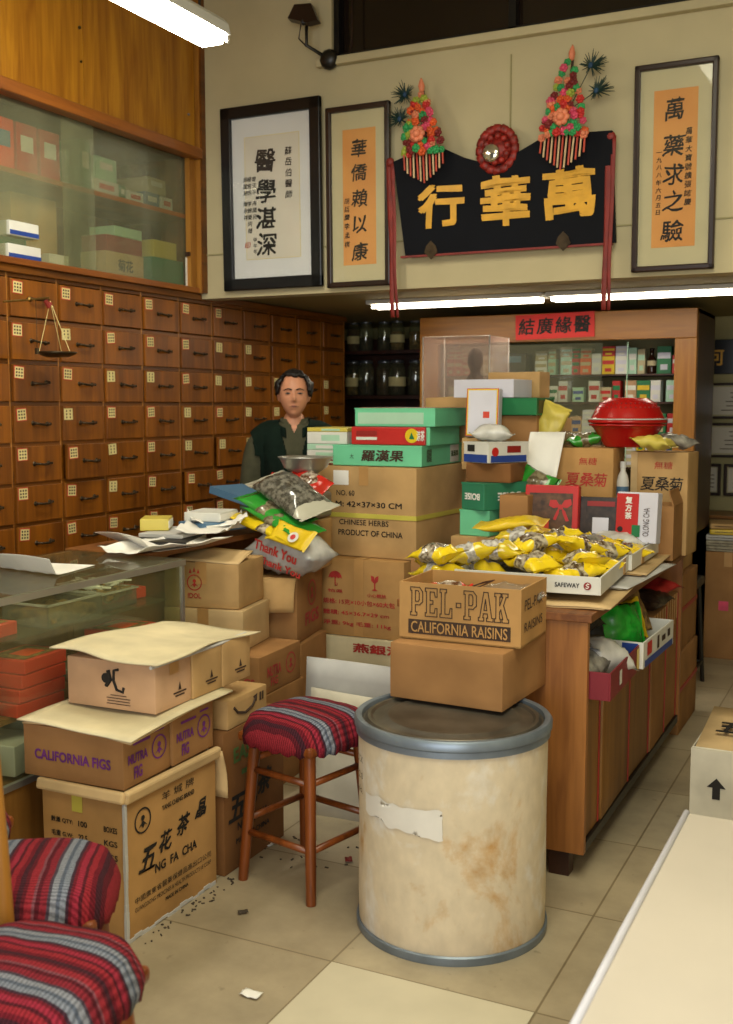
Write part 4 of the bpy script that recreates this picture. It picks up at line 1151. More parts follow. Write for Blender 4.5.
for k, (m_, b_, h_, dx, dz) in enumerate(stk):
    m2 = 'red_box_dark' if k == 0 else m_
    w_ = .16 if k < 3 else .22
    t = thing('flat_box', labs[k], 'box', (-2.555 + (0 if k < 3 else .03), 4.86, zz), .5 * k - 1, 'flat boxes stacked beside the man')
    MB().box((0, 0, h_ / 2), (w_, .26, h_), bev=.003).build('box_body', M[m2], t); MB().box((.02, -.1305, h_ / 2), (.10, .001, h_ * .5)).build('printed_panel', M['mint_pale' if k != 2 else 'white_box'], t)
    zz += h_ + .001

# ================================================================== packages, papers and the scale on the work counter
sc_ = thing('pan_scale', 'counter scale with a shiny round metal pan in front of the man', 'scale', (-2.49, 4.455, 1.075))
MB().box((0, 0, .06), (.18, .2, .12), bev=.015).build('scale_body', M['steel'], sc_)
MB().cyl((0, 0, .155), .018, .08).box((0, 0, .20), (.14, .018, .01)).build('pan_support', M['steel'], sc_)
MB().lathe([(0, .205), (.06, .21), (.10, .235), (.122, .278), (.130, .282), (.130, .286), (.118, .284), (.098, .243), (.058, .217), (0, .213)], 36).build('scale_pan', M['alu'], sc_, smooth=True)
pk = [
    ('large clear bag of grey dried herb lying on the package pile', (-2.44, 4.24, 1.20), (16, 24, -16), .40, .23, .12, 'packet_grey', 11),
    ('green and yellow striped packet under the grey herb bag', (-2.50, 4.19, 1.135), (10, 22, -12), .36, .2, .05, 'packet_green', 12),
    ('green edged packet second in the pile beside the umbrella carton', (-2.44, 4.16, 1.095), (6, 18, -16), .36, .2, .05, 'packet_green', 13),
    ('yellow headed packet lying low in the package pile', (-2.47, 4.13, 1.058), (4, 14, -8), .40, .2, .05, 'packet_yellow', 14),
    ('bright red packet standing behind the grey herb bag', (-2.43, 4.36, 1.245), (40, 24, -14), .2, .16, .05, 'packet_red', 15),
    ('small red and green packet at the back of the package pile', (-2.62, 4.46, 1.235), (55, 0, 10), .13, .12, .04, 'packet_red', 16),
]
for lab, loc, rot, a, b_, c, m_, s in pk: pouch(lab, loc, rot, a, b_, c, m_, s, 'herb packets in the pile on the work counter')
t = thing('shopping_bag', 'white plastic shopping bag printed Thank You in red on the brown carton', 'bag', (-2.40, 4.16, .955), -8)
pouch_mesh(.37, .22, .20, 21, .016, .05).build('bag_body', M['plastic_clear_white'], t, smooth=True)
for i, s in enumerate(('Thank You', 'Thank You')):
    write(t, s, 'front', (.3, .2, .1), .0 + .02 * i, .012 - .065 * i, .24, .045 - .012 * i, 'ink_red', .03, eps=.014, spin=-14)
yl = thing('yellow_packet', 'yellow printed packet lying on the Thank You bag', 'packet', (-2.335, 4.045, 1.04), -14, rot=(R(48), R(12), R(-12)))
mb = pouch_mesh(.24, .11, .02, 31, .004); mb.build('packet_body', M['yellow_print'], yl, smooth=True)
mark(yl, MB().prism(disc_pts(.026, 18), .0006), 'top', (.2, .1, .016), .03, -.01, 'white_box', 'white_disc'); mark(yl, MB().prism(disc_pts(.013, 12), .0006), 'top', (.2, .1, .016), .03, -.01, 'red_box', 'red_flower', .004)


def crumple(label, x, y, z, w, d, rz, up=.05, seed=0, mat='paper', name='paper_sheet', fold=True):
    o = Vector((seed * 3.3, seed, 0))

    def fn(u, v):
        n = noise.noise(Vector((u * 2.2, v * 2.2, 0)) + o); n2 = noise.noise(Vector((u * 6, v * 6, 1)) + o)
        e = max(0, (abs(u - .5) - .28)) * 2.2 if fold else 0
        return ((u - .5) * w, (v - .5) * d, max(.003, .006 + up * (n * .5 + .12) * .5 + up * e * (1 + n2) * .9 + .004 * n2))
    b_ = MB(); b_.grid(fn, 20, 16)
    ob = b_.build(name, M[mat], None, (x, y, z), (0, 0, R(rz)), smooth=True)
    s = ob.modifiers.new('s', 'SOLIDIFY'); s.thickness = .0012
    return tag(ob, label, 'paper')


def folded(label, x, y, rz, w, d, seed):
    """flat paper sheet with one corner folded up"""
    mb = MB()

    def fn(u, v):
        px, py = (u - .5) * w, (v - .5) * d
        k = max(0, (u - v * .35) * -1 + .30)      # near the left edge
        z = .0025 + .004 * math.sin(u * 5 + seed) * u + .20 * k * (1 - .6 * v)
        return (px + .22 * k, py, max(.002, z))
    mb.grid(fn, 14, 14); o = mb.build('paper_sheet', M['paper'], None, (x, y, GZ), (0, 0, R(rz)), smooth=False)
    sm = o.modifiers.new('s', 'SOLIDIFY'); sm.thickness = .0012
    return tag(o, label, 'paper')


folded('white paper sheet with a raised corner at the near end of the glass counter top', -2.72, 2.86, 100, .36, .34, 1)
folded('white paper sheet with a raised corner in the middle of the glass counter top', -2.76, 3.55, 80, .44, .36, 2)
crumple('large white paper sheet lying beside the upper emblem box', -2.62, 3.55, GZ + .006, .24, .52, -8, .04, 3)
crumple('white paper curled over the upper emblem box', -2.62, 3.86, GZ + .04, .22, .34, 20, .05, 4)
crumple('grey white paper heap near the blue binder', -2.72, 4.05, GZ + .05, .24, .3, 40, .06, 5)
for k, (lab, x, y, z, w, d, h, rz, m_) in enumerate((
    ('black folder lying among the papers on the work counter', -2.74, 3.72, GZ + .002, .24, .32, .022, 20, 'black_metal'),
    ('grey white notebook lying on the black folder', -2.76, 3.80, GZ + .025, .2, .28, .018, 8, 'paper_grey'),
    ('yellow green patterned box among the papers on the work counter', -2.86, 3.80, GZ + .045, .12, .16, .05, 30, 'yellow_pale'),
    ('pale blue notebook between the papers and the packages', -2.72, 4.02, GZ + .026, .18, .24, .04, -14, 'blue_grey'),
    ('flat white box topping the notebooks near the packages', -2.74, 4.04, GZ + .068, .17, .2, .04, 10, 'white_box'))):
    t = thing('desk_item' if 0 else ('yellow_green_box' if k == 2 else 'notebook' if k != 4 else 'flat_white_box'), lab, 'box' if k in (2, 4) else 'book', (x, y, z), rz)
    MB().box((0, 0, h / 2), (w, d, h), bev=.003).build('cover', M[m_], t); MB().box((.004, 0, h / 2), (w * .985, d * .97, h * .6)).build('page_block', M['paper'], t)
t = thing('ring_binder', 'blue binder pointing out over the edge of the package pile', 'binder', (-2.69, 4.32, 1.17), 0, rot=(0, R(10), R(-16)))
MB().box((0, 0, .014), (.40, .20, .006)).box((0, 0, -.014), (.40, .20, .006)).box((0, -.10, 0), (.40, .006, .034)).build('binder_cover', M['blue_grey'], t); MB().box((0, .003, 0), (.385, .19, .022)).build('page_block', M['paper_grey'], t)

carton('small tan carton hidden under the counter scale', -2.49, 4.43, .846, .22, .18, .225, 8, 'card_tan', None)

# ================================================================== stools


def stool(label, x, y, rz, h=.575, side=.37, foot=.155, back=False, name='wooden_stool', cat='stool'):
    t = thing(name, label, cat, (x, y, 0), rz)
    s2 = side / 2

    def cush(u, v, top):
        a, b_ = u * 2 - 1, v * 2 - 1
        # rounded square
        k = max(abs(a), abs(b_)); n_ = (abs(a) ** 3.2 + abs(b_) ** 3.2) ** (1 / 3.2) if k > 0 else 1
        q = k / n_ if n_ > 0 else 1
        e = 1 - k ** 5
        z = (h - .045) + (.055 * e ** .45 + .012 * (1 - k * k)) * (1 if top else 0) - (.026 if not top else 0) * 1.0
        z += .004 * noise.noise(Vector((a * 3, b_ * 3, x)))
        f = s2 * (1.0 if top else 1.03 - .10 * 0)
        return (a * q * f, b_ * q * f, z)
    mb = MB(); mb.grid(lambda u, v: cush(u, v, True), 22, 22)
    # skirt
    g = 22; ring = []
    per = [(i / g, 0) for i in range(g)] + [(1, i / g) for i in range(g)] + [(1 - i / g, 1) for i in range(g)] + [(0, 1 - i / g) for i in range(g)]
    lay = []
    for dz, sc2 in ((0, 1.0), (-.022, 1.035), (-.045, 1.02), (-.05, .93)):
        lay.append([mb.bm.verts.new(Vector(cush(u, v, True)) * 1 + Vector((0, 0, 0))) for u, v in per])
        for i, v_ in enumerate(lay[-1]):
            v_.co.x *= sc2; v_.co.y *= sc2; v_.co.z += dz + (.006 * math.sin(i * 1.9) if dz < -.03 else 0)
    for A, B in zip(lay, lay[1:]):
        n = len(A)
        for i in range(n): mb.bm.faces.new((A[i], A[(i + 1) % n], B[(i + 1) % n], B[i]))
    bmesh.ops.remove_doubles(mb.bm, verts=mb.bm.verts, dist=.0006)
    mb.build('seat_cushion', M['stripe_fabric'], t, smooth=True)
    MB().box((0, 0, h - .075), (side * .9, side * .9, .035), bev=.012).build('seat_board', M['wood_stool'], t)
    tp = side / 2 - .065
    P = lambda sx, sy, z: Vector((sx * (foot + (tp - foot) * z / (h - .06)), sy * (foot + (tp - foot) * z / (h - .06)), z))
    for sx in (-1, 1):
        for sy in (-1, 1):
            MB().tube([P(sx, sy, 0), P(sx, sy, .12), P(sx, sy, .35), P(sx, sy, h - .06)], .0165, 12, .0205).build('leg', M['wood_stool'], t, smooth=True, sharp=50)
    for ax in (0, 1):
        for s in (-1, 1):
            for z in ((.17, .385) if s * (1 if ax else -1) > 0 else (.215, .42)):
                a, b_ = (P(-1, s, z), P(1, s, z)) if ax == 0 else (P(s, -1, z), P(s, 1, z))
                m_ = (a + b_) / 2
                MB().tube([a, m_, b_], .0115, 10).build('stretcher', M['wood_stool'], t, smooth=True)
    if back:
        for sy in (-1, 1):
            MB().tube([(-s2 + .022, sy * (s2 - .02), h - .06), (-s2 + .012, sy * (s2 - .02), h + .15), (-s2 + .000, sy * (s2 - .02), h + .345)], .016, 12, .0135).build('back_post', M['wood_case_post'], t, smooth=True, sharp=50)
        MB().box((-s2 + .002, 0, h + .3), (.018, side - .02, .07), bev=.006).build('back_rail', M['wood_case_post'], t)
    return t


stool('tall wooden stool with striped cushion beside the fibre drum', -1.75, 3.13, -13)
stool('wooden seat with upright back posts and red striped cushion in the bottom left corner', -1.405, 1.45, 8, back=True, name='wooden_chair', cat='chair')
stool('wooden stool with diagonal striped cushion beside the brush lettered carton', -1.70, 1.775, 121)
stool('wooden stool with red striped cushion half hidden at the left edge', -2.17, 1.90, 20)

# ================================================================== fibre drum
DRX, DRY, DRR, DRH = -1.195, 3.055, .296, .662
dr = thing('fibre_drum', 'large pale fibre drum with a dark steel lid and stained sides', 'drum', (DRX, DRY, 0), 0)
MB().lathe([(0, .01), (DRR - .012, .01), (DRR - .008, .02), (DRR - .006, .1), (DRR - .008, .35), (DRR - .006, DRH - .05), (0, DRH - .045)], 72).build('drum_wall', M['drum_fibre'], dr, smooth=True, sharp=40)
MB().lathe([(0, 0), (DRR - .002, 0), (DRR, .006), (DRR, .024), (DRR - .006, .028), (DRR - .012, .02)], 72).build('bottom_band', M['steel_band'], dr, smooth=True, sharp=40)
MB().lathe([(DRR - .008, DRH - .054), (DRR + .001, DRH - .052), (DRR + .001, DRH - .034), (DRR + .006, DRH - .029), (DRR + .007, DRH - .010), (DRR + .001, DRH - .002), (DRR - .008, DRH), (DRR - .016, DRH - .004), (DRR - .018, DRH - .02)], 72).build('locking_ring', M['steel_band'], dr, smooth=True, sharp=40)
MB().lathe([(0, DRH - .010), (.18, DRH - .011), (.195, DRH - .007), (.205, DRH - .007), (.215, DRH - .013), (.245, DRH - .013), (.252, DRH - .006), (.262, DRH - .006), (.270, DRH - .016), (DRR - .012, DRH - .018), (DRR - .010, DRH - .03), (0, DRH - .03)], 72).build('drum_lid', M['steel_lid'], dr, smooth=True, sharp=40)


def drum_patch(name, a0, a1, z0, z1, mat, seed, rag=.02):
    mb = MB()

    def fn(u, v):
        n = noise.noise(Vector((u * 6 + seed, v * 5, seed))); k = rag * n
        a = a0 + (a1 - a0) * (u + k * (1 if u > .5 else -1) * 1.2); z = z0 + (z1 - z0) * v + k * (v - .5) * 2 * .9 - .03 * u * (v < .5)
        r_ = DRR - .0035
        return (r_ * math.cos(a), r_ * math.sin(a), z)
    mb.grid(fn, 24, 8); return mb.build(name, M[mat], dr, smooth=True)


drum_patch('torn_label', R(-130), R(-74), .40, .455, 'drum_label', 3, .025)
for i, (s, z) in enumerate((('CC.K', .545), ('12.0', .495), ('No.', .452))):
    a = -138; o = write(dr, s, 'front', (1, 1, 1), 0, 0, .052, .020, 'ink_brown', .0)
    o.matrix_local = Matrix.Rotation(R(a + 90), 4, 'Z') @ Matrix.Translation((0, -DRR + .0008, z)) @ Matrix.Rotation(R(90), 4, 'X')
t, dm = carton('plain brown carton standing on the lid of the fibre drum', 0, 0, DRH + .0015, .388, .385, .180, -3, 'card_brown', None, near=(-1.055, 3.11))
mb = MB(); mb.box((0, 0, .1878), (.384, .002, .001)); mb.build('lid_seam', M['card_dark'], t)

t, dm = carton('open tan raisin box with outlined letters over a dark band on the plain carton', 0, 0, .846, .410, .285, .185, 1, 'card_orange', None, near=(-1.028, 3.20), open_top=True)
# outlined slab letters


def slab(parent, dims, word, u0, v0, w, h, t_=.0030):
    # strokes on a unit cell 0..1 ; closed outlines
    G = {'P': [[(0, 0), (.5, 0), (.5, .12), (.38, .12), (.38, .38), (.7, .38), (.95, .5), (.95, .85), (.7, 1), (0, 1), (0, .88), (.1, .88), (.1, .12), (0, .12)], [(.38, .5), (.6, .5), (.68, .56), (.68, .8), (.6, .88), (.38, .88)]],
         'E': [[(0, 0), (.92, 0), (.92, .3), (.78, .3), (.7, .13), (.38, .13), (.38, .44), (.6, .44), (.6, .57), (.38, .57), (.38, .87), (.7, .87), (.78, .7), (.92, .7), (.92, 1), (0, 1), (0, .88), (.1, .88), (.1, .12), (0, .12)]],
         'L': [[(0, 0), (.92, 0), (.92, .34), (.78, .34), (.7, .13), (.38, .13), (.38, .88), (.5, .88), (.5, 1), (0, 1), (0, .88), (.1, .88), (.1, .12), (0, .12)]],
         '-': [[(.2, .4), (.8, .4), (.8, .55), (.2, .55)]],
         'A': [[(-.05, 0), (.36, 0), (.36, .12), (.28, .12), (.32, .26), (.62, .26), (.66, .12), (.56, .12), (.56, 0), (1.05, 0), (1.05, .12), (.95, .12), (.66, 1), (.34, 1), (.05, .12), (-.05, .12)], [(.36, .38), (.58, .38), (.47, .75)]],
         'K': [[(0, 0), (.46, 0), (.46, .12), (.38, .12), (.38, .36), (.46, .44), (.62, .12), (.56, .12), (.56, 0), (1.05, 0), (1.05, .12), (.96, .12), (.66, .6), (.84, .88), (.98, .88), (.98, 1), (.54, 1), (.54, .88), (.6, .88), (.38, .58), (.38, .88), (.46, .88), (.46, 1), (0, 1), (0, .88), (.1, .88), (.1, .12), (0, .12)]]}
    ws = [.62 if c == '-' else 1.06 for c in word]; tot = sum(ws); mb = MB(); acc = 0
    for i, ch in enumerate(word):
        cw = w / tot * ws[i]; x0_ = -w / 2 + acc; acc += cw
        for loop in G[ch]:
            q = [Vector((x0_ + cw * .05 + x * cw * .87, (y - .5) * h, 0)) for x, y in loop]
            for a, b_ in zip(q, q[1:] + q[:1]):
                d = (b_ - a); L = d.length
                if L < 1e-6: continue
                mb.box(((a + b_) / 2), (L + t_, t_, .0006), (0, 0, math.atan2(d.y, d.x)))
    return mark(parent, mb, 'front', dims, u0, v0, 'ink_brown', 'outlined_lettering')


slab(t, dm, 'PEL-PAK', 0, .124, .335, .092)
mark(t, rect_mark(.345, .047), 'front', dm, 0, .042, 'ink_brown', 'dark_band')
write(t, 'CALIFORNIA RAISINS', 'front', dm, 0, .042, .325, .036, 'card_orange', .01, eps=.0035)
write(t, 'PEL-PAK', 'right', dm, -.01, .13, .2, .035, 'ink_brown', .0); write(t, 'RAISINS', 'right', dm, -.01, .06, .2, .03, 'ink_brown', .0)
pouch('red and yellow packet lying inside the open raisin box', (-1.33, 3.34, .985), (20, 0, 20), .17, .12, .04, 'packet_red', 41)
mb = MB()
for i in range(4): mb.tube([(-.05, .02 * i, 0), (.02, .02 * i + .01, .02 + .01 * (i % 2)), (.07, .015 * i - .01, .045)], .0022, 6)
tag(mb.build('dried_twigs', M['wood_dark'], None, (-1.24, 3.32, .985)), 'thin dark dried twigs sticking up in the open raisin box', 'twigs')
pouch('clear crumpled film bag inside the open raisin box', (-1.12, 3.38, .985), (10, 0, 40), .2, .14, .06, 'film_clear', 43, name='plastic_bag', cat='bag')
carton('flat tan box filling the bottom of the open raisin box', -1.24, 3.345, .852, .36, .22, .10, 6, 'card_tan', 'y')

# ================================================================== island counter with open shelves
IZ = .915
isl = thing('island_counter', 'orange brown wooden island counter with open side shelves in the middle', 'counter', (-1.23, 4.385, 0))
iw, il = .67, 1.77       # x -1.805..-.895, y 3.39..5.27
MB().box((0, 0, IZ - .014), (iw + .03, il + .03, .028), bev=.003).build('counter_top', M['wood_counter_rail'], isl)
MB().box((0, -il / 2 + .014, (IZ + .09) / 2 - .014), (iw, .028, IZ - .118), bev=.002).build('end_panel', M['wood_counter'], isl)
MB().box((0, il / 2 - .014, (IZ + .09) / 2 - .014), (iw, .028, IZ - .118), bev=.002).build('end_panel', M['wood_counter'], isl)
MB().box((-iw / 2 + .012, 0, (IZ + .09) / 2 - .014), (.024, il - .06, IZ - .118)).build('back_panel', M['wood_counter'], isl)
MB().box((0, 0, .108), (iw - .03, il - .056, .03)).build('bottom_shelf', M['wood_counter_rail'], isl)
MB().box((iw / 2 - .012, 0, .105), (.02, il - .056, .036), bev=.003).build('bottom_rail', M['black_metal'], isl)
for sx in (-1, 1):
    for sy in (-1, 1): MB().box((sx * (iw / 2 - .09), sy * (il / 2 - .05), .046), (.07, .06, .092)).build('foot', M['wood_dark'], isl)
MB().box((-.10, 0, .50), (.02, il - .06, .76)).build('centre_divider', M['wood_counter'], isl)

# cartons and trays on the open shelf
seg = [(3.54, 3.74, .485), (3.75, 4.20, .49), (4.21, 4.59, .49), (4.60, 4.92, .585), (4.93, 5.22, .60)]
names = ['tall tan carton at the near end of the island bottom shelf', 'tall tan carton under the red and the white tray of the island', 'tall tan carton below the blue and white tray of the island', 'taller brown carton on the island shelf just past the blue tray', 'taller brown carton at the far end of the island bottom shelf']
for k, (a, b_, h_) in enumerate(seg):
    t, dm = carton(names[k], -1.10, (a + b_) / 2, .124, .385 + .012 * (k % 2), b_ - a - .006, h_, (0, .6, -.5, .5, 0)[k], 'panel_door' if k < 3 else 'card_brown', 'y' if k > 2 else None, wob=.001)
    MB().box((dm[0] / 2 + .002, dm[1] / 2 - .006, h_ / 2), (.003, .012, h_ - .01)).build('taped_edge', M['strap_red'], t)
    if k > 2:
        mb = MB()
        for j in range(5): mb.box((dm[0] / 2 + .002, -dm[1] / 2 + .03 + j * dm[1] / 5.2, h_ - .06 - .01 * (j % 2)), (.002, .014, .12 + .02 * (j % 2)))
        mb.build('packing_tape', M['tape_tan'], t)


def tray(label, x, y, z, w, d, h, rz, mat, inner='card_white', k=.006, name='cardboard_tray'):
    t = thing(name, label, 'tray', (x, y, z), rz)
    mb = MB(); mb.mat(mat)
    for s in (-1, 1):
        mb.box((s * (w / 2 - k / 2), 0, h / 2), (k, d, h), bev=.001); mb.box((0, s * (d / 2 - k / 2), h / 2), (w - 2 * k, k, h), bev=.001)
    mb.mat(inner); mb.box((0, 0, k / 2), (w - 2 * k, d - 2 * k, k))
    mb.build('tray_body', None, t); return t, (w, d, h)


plain('maroon_card', '#7c1824', 0.5, 0.08)
t, dm = tray('red cardboard tray sticking out of the island shelf at its near end', -1.01, 3.79, .618, .36, .50, .095, 1, 'maroon_card')
mark(t, rect_mark(.035, .05), 'right', dm, -.10, .05, 'white_box', 'white_label'); mark(t, rect_mark(.05, .08), 'right', dm, .20, .048, 'yellow_print', 'yellow_label')
t, dm = tray('blue and white cardboard tray on the island shelf', -1.0, 4.28, .622, .38, .50, .10, -2, 'white_box')
mark(t, rect_mark(.46, .026), 'right', dm, 0, .016, 'blue_box', 'blue_band'); mark(t, rect_mark(.07, .05), 'right', dm, -.16, .065, 'red_box', 'red_panel'); mark(t, rect_mark(.03, .05), 'right', dm, -.02, .062, 'ink_brown', 'dark_print'); mark(t, rect_mark(.06, .022), 'right', dm, .07, .062, 'ink_brown', 'dark_print'); mark(t, rect_mark(.04, .03), 'right', dm, .16, .066, 'ink_brown', 'dark_print'); mark(t, rect_mark(.06, .09), 'front', dm, .14, .05, 'blue_box', 'blue_corner')
gi = [
    ('clear bag of pale dried goods lying at the near end of the red tray', (-0.96, 3.70, .70), (0, -14, 80), .26, .18, .12, 'plastic_silver', 51),
    ('white filled plastic bag in the middle of the red tray', (-0.925, 3.80, .71), (0, 20, 60), .24, .18, .13, 'plastic_clear_white', 52),
    ('dark clear bag of herbs at the back of the red tray', (-1.090, 3.80, .76), (0, 40, 90), .28, .2, .1, 'herb_dark', 53),
    ('bright green packet with yellow edge standing in the blue and white tray', (-0.925, 4.16, .755), (72, 8, 65), .24, .19, .08, 'bag_green', 54),
    ('yellow packet standing behind the bright green one', (-0.945, 4.27, .75), (70, 0, 68), .22, .17, .06, 'yellow_print', 55),
    ('brown clear packet standing last in the blue and white tray', (-0.955, 4.38, .745), (70, -10, 70), .22, .18, .06, 'herb_tan', 56),
    ('dark plastic wrapped bundle lying on the taller brown carton', (-0.975, 4.74, .758), (0, 4, 85), .26, .22, .09, 'photo_dark', 57),
    ('dark red printed bundle lying on the wrapped one near the far end', (-0.965, 4.88, .79), (0, -6, 60), .22, .2, .07, 'red_box_dark', 58),
    ('brownish clear bag hanging above the red tray under the counter top', (-1.060, 3.92, .81), (0, 10, 90), .26, .2, .10, 'herb_dark', 59),
]
for lab, loc, rot, a, b_, c, m_, s in gi: pouch(lab, loc, rot, a, b_, c, m_, s, 'goods on the island side shelf', 'plastic_bag', 'bag', .013)

# flattened cardboard and trays of packets on the counter top
for k, (x, y, w, d, rz, m_, lab) in enumerate(((-1.06, 3.95, .36, .78, 3, 'card_pale', 'flattened pale cardboard sheet under the near tray on the island'), (-1.03, 4.30, .34, .7, -4, 'newsprint', 'folded newspaper sticking out between the flattened cardboard on the island'), (-1.07, 4.62, .36, .8, 2, 'card_tan', 'flattened tan cardboard sheet under the far tray on the island'))):
    t = thing('flattened_cardboard' if k != 1 else 'newspaper', lab, 'cardboard' if k != 1 else 'newspaper', (x, y, IZ + .001 + .011 * (k)), rz)
    for j in range(2):
        sheet('sheet', lambda u, v, j=j: ((u - .5) * w + .02 * j, (v - .5) * d, .003 + .0052 * j + .002 * math.sin(u * 9 + v * 5 + j)), 10, 14, m_ if j == 0 else ('card_pale' if k != 1 else 'paper_grey'), t, .0025)
pz = IZ + .040
t, dm = tray('white cardboard tray with a red store mark heaped with yellow packets', -1.17, 3.93, pz, .52, .62, .062, 4, 'white_box')
write(t, 'SAFEWAY', 'front', dm, .145, .03, .085, .016, 'ink_black', .02); mark(t, MB().prism(disc_pts(.0135, 18), .0004), 'front', dm, .215, .03, 'red_box_dark', 'red_mark'); mark(t, MB().tube([(.006, .006, 0), (0, .008, 0), (-.005, .003, 0), (.005, -.003, 0), (0, -.008, 0), (-.006, -.006, 0)], .0018, 6), 'front', dm, .215, .03, 'ink_white', 'white_curve', .003)
MB().box((dm[0] / 2 + .001, .20, .032), (.002, .05, .06)).build('packing_tape', M['tape_tan'], t)
t, dm = tray('white cardboard tray of packets behind the one with the store mark', -1.175, 4.57, pz, .50, .64, .062, 1, 'white_box')
MB().box((dm[0] / 2 + .001, -.10, .032), (.002, .05, .06)).build('packing_tape', M['tape_tan'], t)
rr = random.Random(21)
spots = []
for i in range(4):
    for j in range(3): spots.append((-1.35 + .17 * j + rr.uniform(-.02, .02), 3.78 + .14 * i + rr.uniform(-.02, .02), pz + .050 + .028 * ((i + j) % 2)))
for j in range(5): spots.append((-1.33 + .12 * (j % 3) + rr.uniform(-.02, .02), 3.80 + .115 * j, pz + .115 + .012 * (j % 2)))
for j in range(4): spots.append((-1.36 + .12 * j, 4.40 + .06 * (j % 2), pz + .045))
for j in range(3): spots.append((-1.35 + .11 * j, 4.50, pz + .055))
for j in range(5): spots.append((-1.49 + rr.uniform(-.02, .02), 3.64 + .10 * j, IZ + .085 + .02 * (j % 2)))
for j in range(2): spots.append((-1.50 + .1 * j, 3.66 + .06 * j, pz + .105))
places = {}
for n_, (x, y, z) in enumerate(spots):
    big = z > pz + .10
    row = 'top of the heap' if big else 'far tray' if y > 4.42 else 'left row beside the raisin box' if x < -1.455 else 'store mark tray'
    places.setdefault(row, []).append(n_)
ORD = ['nearest', 'second', 'third', 'fourth', 'fifth', 'sixth', 'seventh', 'eighth', 'ninth', 'tenth', 'eleventh', 'twelfth', 'thirteenth', 'fourteenth', 'fifteenth', 'sixteenth', 'seventeenth', 'eighteenth', 'nineteenth', 'twentieth', 'twenty-first', 'twenty-second', 'twenty-third', 'twenty-fourth', 'twenty-fifth']
variants = [pouch_mesh(.215, .135, .06, 60 + i, .019) for i in range(6)]
vm = []
for i, mb in enumerate(variants):
    me = mb.mesh('herb_packet', True); me.materials.append(M['packet_yellow' if i % 3 else 'packet_silver']); vm.append(me)
for row, ids in places.items():
    ids.sort(key=lambda n_: spots[n_][1])
    for q, n_ in enumerate(ids):
        x, y, z = spots[n_]
        o = put('herb_packet', vm[n_ % 6], None, (x, y, z), (R(rr.uniform(-14, 14)), R(rr.uniform(-16, 16)), R(rr.uniform(-60, 60) + 180 * (n_ % 2))))
        tag(o, 'yellow herb packet, %s from the front in the %s' % (ORD[q], row), 'packet', 'yellow packets on the island')
pouch('big plain yellow packet lying on top at the back of the heap', (-1.45, 4.36, pz + .150), (6, -8, 6), .30, .16, .05, 'yellow_print', 71, 'yellow packets on the island', crumple=.007)
pouch('shiny silver and red packet behind the yellow heap before the dark book box', (-1.16, 4.46, pz + .075), (10, 0, 10), .22, .13, .07, 'plastic_silver', 72, name='foil_packet')
pouch('clear green edged packet at the right end of the far tray', (-1.07, 4.62, pz + .072), (4, 0, 20), .26, .15, .07, 'plastic_clear_white', 73, name='film_packet')
pouch('yellow topped clear packet standing in the far tray', (-1.16, 4.40, pz + .07), (40, 0, 60), .18, .12, .05, 'packet_yellow', 74)

# upright boxes at the back of the counter top


def upright(label, x, y, z, w, d, h, rz, mat, lean=0, name='gift_box', fn=None):
    t = thing(name, label, 'box', (x, y, z), 0, rot=(R(-lean), 0, R(rz)))
    MB().box((0, 0, h / 2), (w, d, h), bev=.004).build('box_body', M[mat], t)
    if fn: fn(t, (w, d, h))
    return t


def f1(t, dm):
    mark(t, rect_mark(.19, .19), 'front', dm, -.002, .105, 'photo_brown', 'printed_photo')
    mark(t, MB().prism([(0, 0), (.018, .030), (.045, .036), (.050, .012), (.030, -.004)], .0006).prism([(0, 0), (-.018, .030), (-.045, .030), (-.050, .006), (-.030, -.006)], .0006).prism([(.004, 0), (.022, -.018), (.040, -.060), (.026, -.062), (.012, -.03)], .0006).prism([(-.004, 0), (-.016, -.02), (-.030, -.055), (-.018, -.058), (-.006, -.03)], .0006).prism(disc_pts(.011, 12), .0009), 'front', dm, .04, .14, 'red_box', 'printed_bow', .003)
    mark(t, rect_mark(.045, .055), 'front', dm, -.03, .055, 'label_red', 'small_label', .003)


upright('red edged gift box with a brown photo and red bow on its front', -1.355, 4.63, IZ + .10, .235, .06, .235, 5, 'red_box', 8, fn=f1)


def f2(t, dm):
    mark(t, rect_mark(.13, .115), 'front', dm, 0, .085, 'photo_dark', 'window_print'); mark(t, rect_mark(.07, .07), 'front', dm, .0, .06, 'lavender_white', 'white_label', .003); mark(t, rect_mark(.12, .022), 'front', dm, 0, .155, 'red_box_dark', 'title_band', .003)


upright('dark box with a white label to the right of the red gift box', -1.152, 4.70, IZ + .10, .185, .06, .185, 3, 'photo_dark', 8, fn=f2)


def f3(t, dm):
    mark(t, rect_mark(.095, .205), 'front', dm, -.04, .105, 'red_box', 'red_half'); write(t, '复', 'front', dm, -.035, .18, None, .03, 'ink_white', .03, eps=.004); write(t, '方', 'front', dm, -.035, .147, None, .03, 'ink_white', .03, eps=.004); write(t, '茶', 'front', dm, -.035, .114, None, .03, 'ink_white', .03, eps=.004)
    mark(t, MB().prism(disc_pts(.012, 14), .0005), 'front', dm, -.068, .055, 'ink_black', 'black_disc', .004); write(t, 'OLONG CHA', 'front', dm, .042, .09, .12, .026, 'ink_brown', .0, spin=90); mark(t, rect_mark(.035, .05), 'front', dm, -.0, .05, 'green_box', 'green_picture', .004)


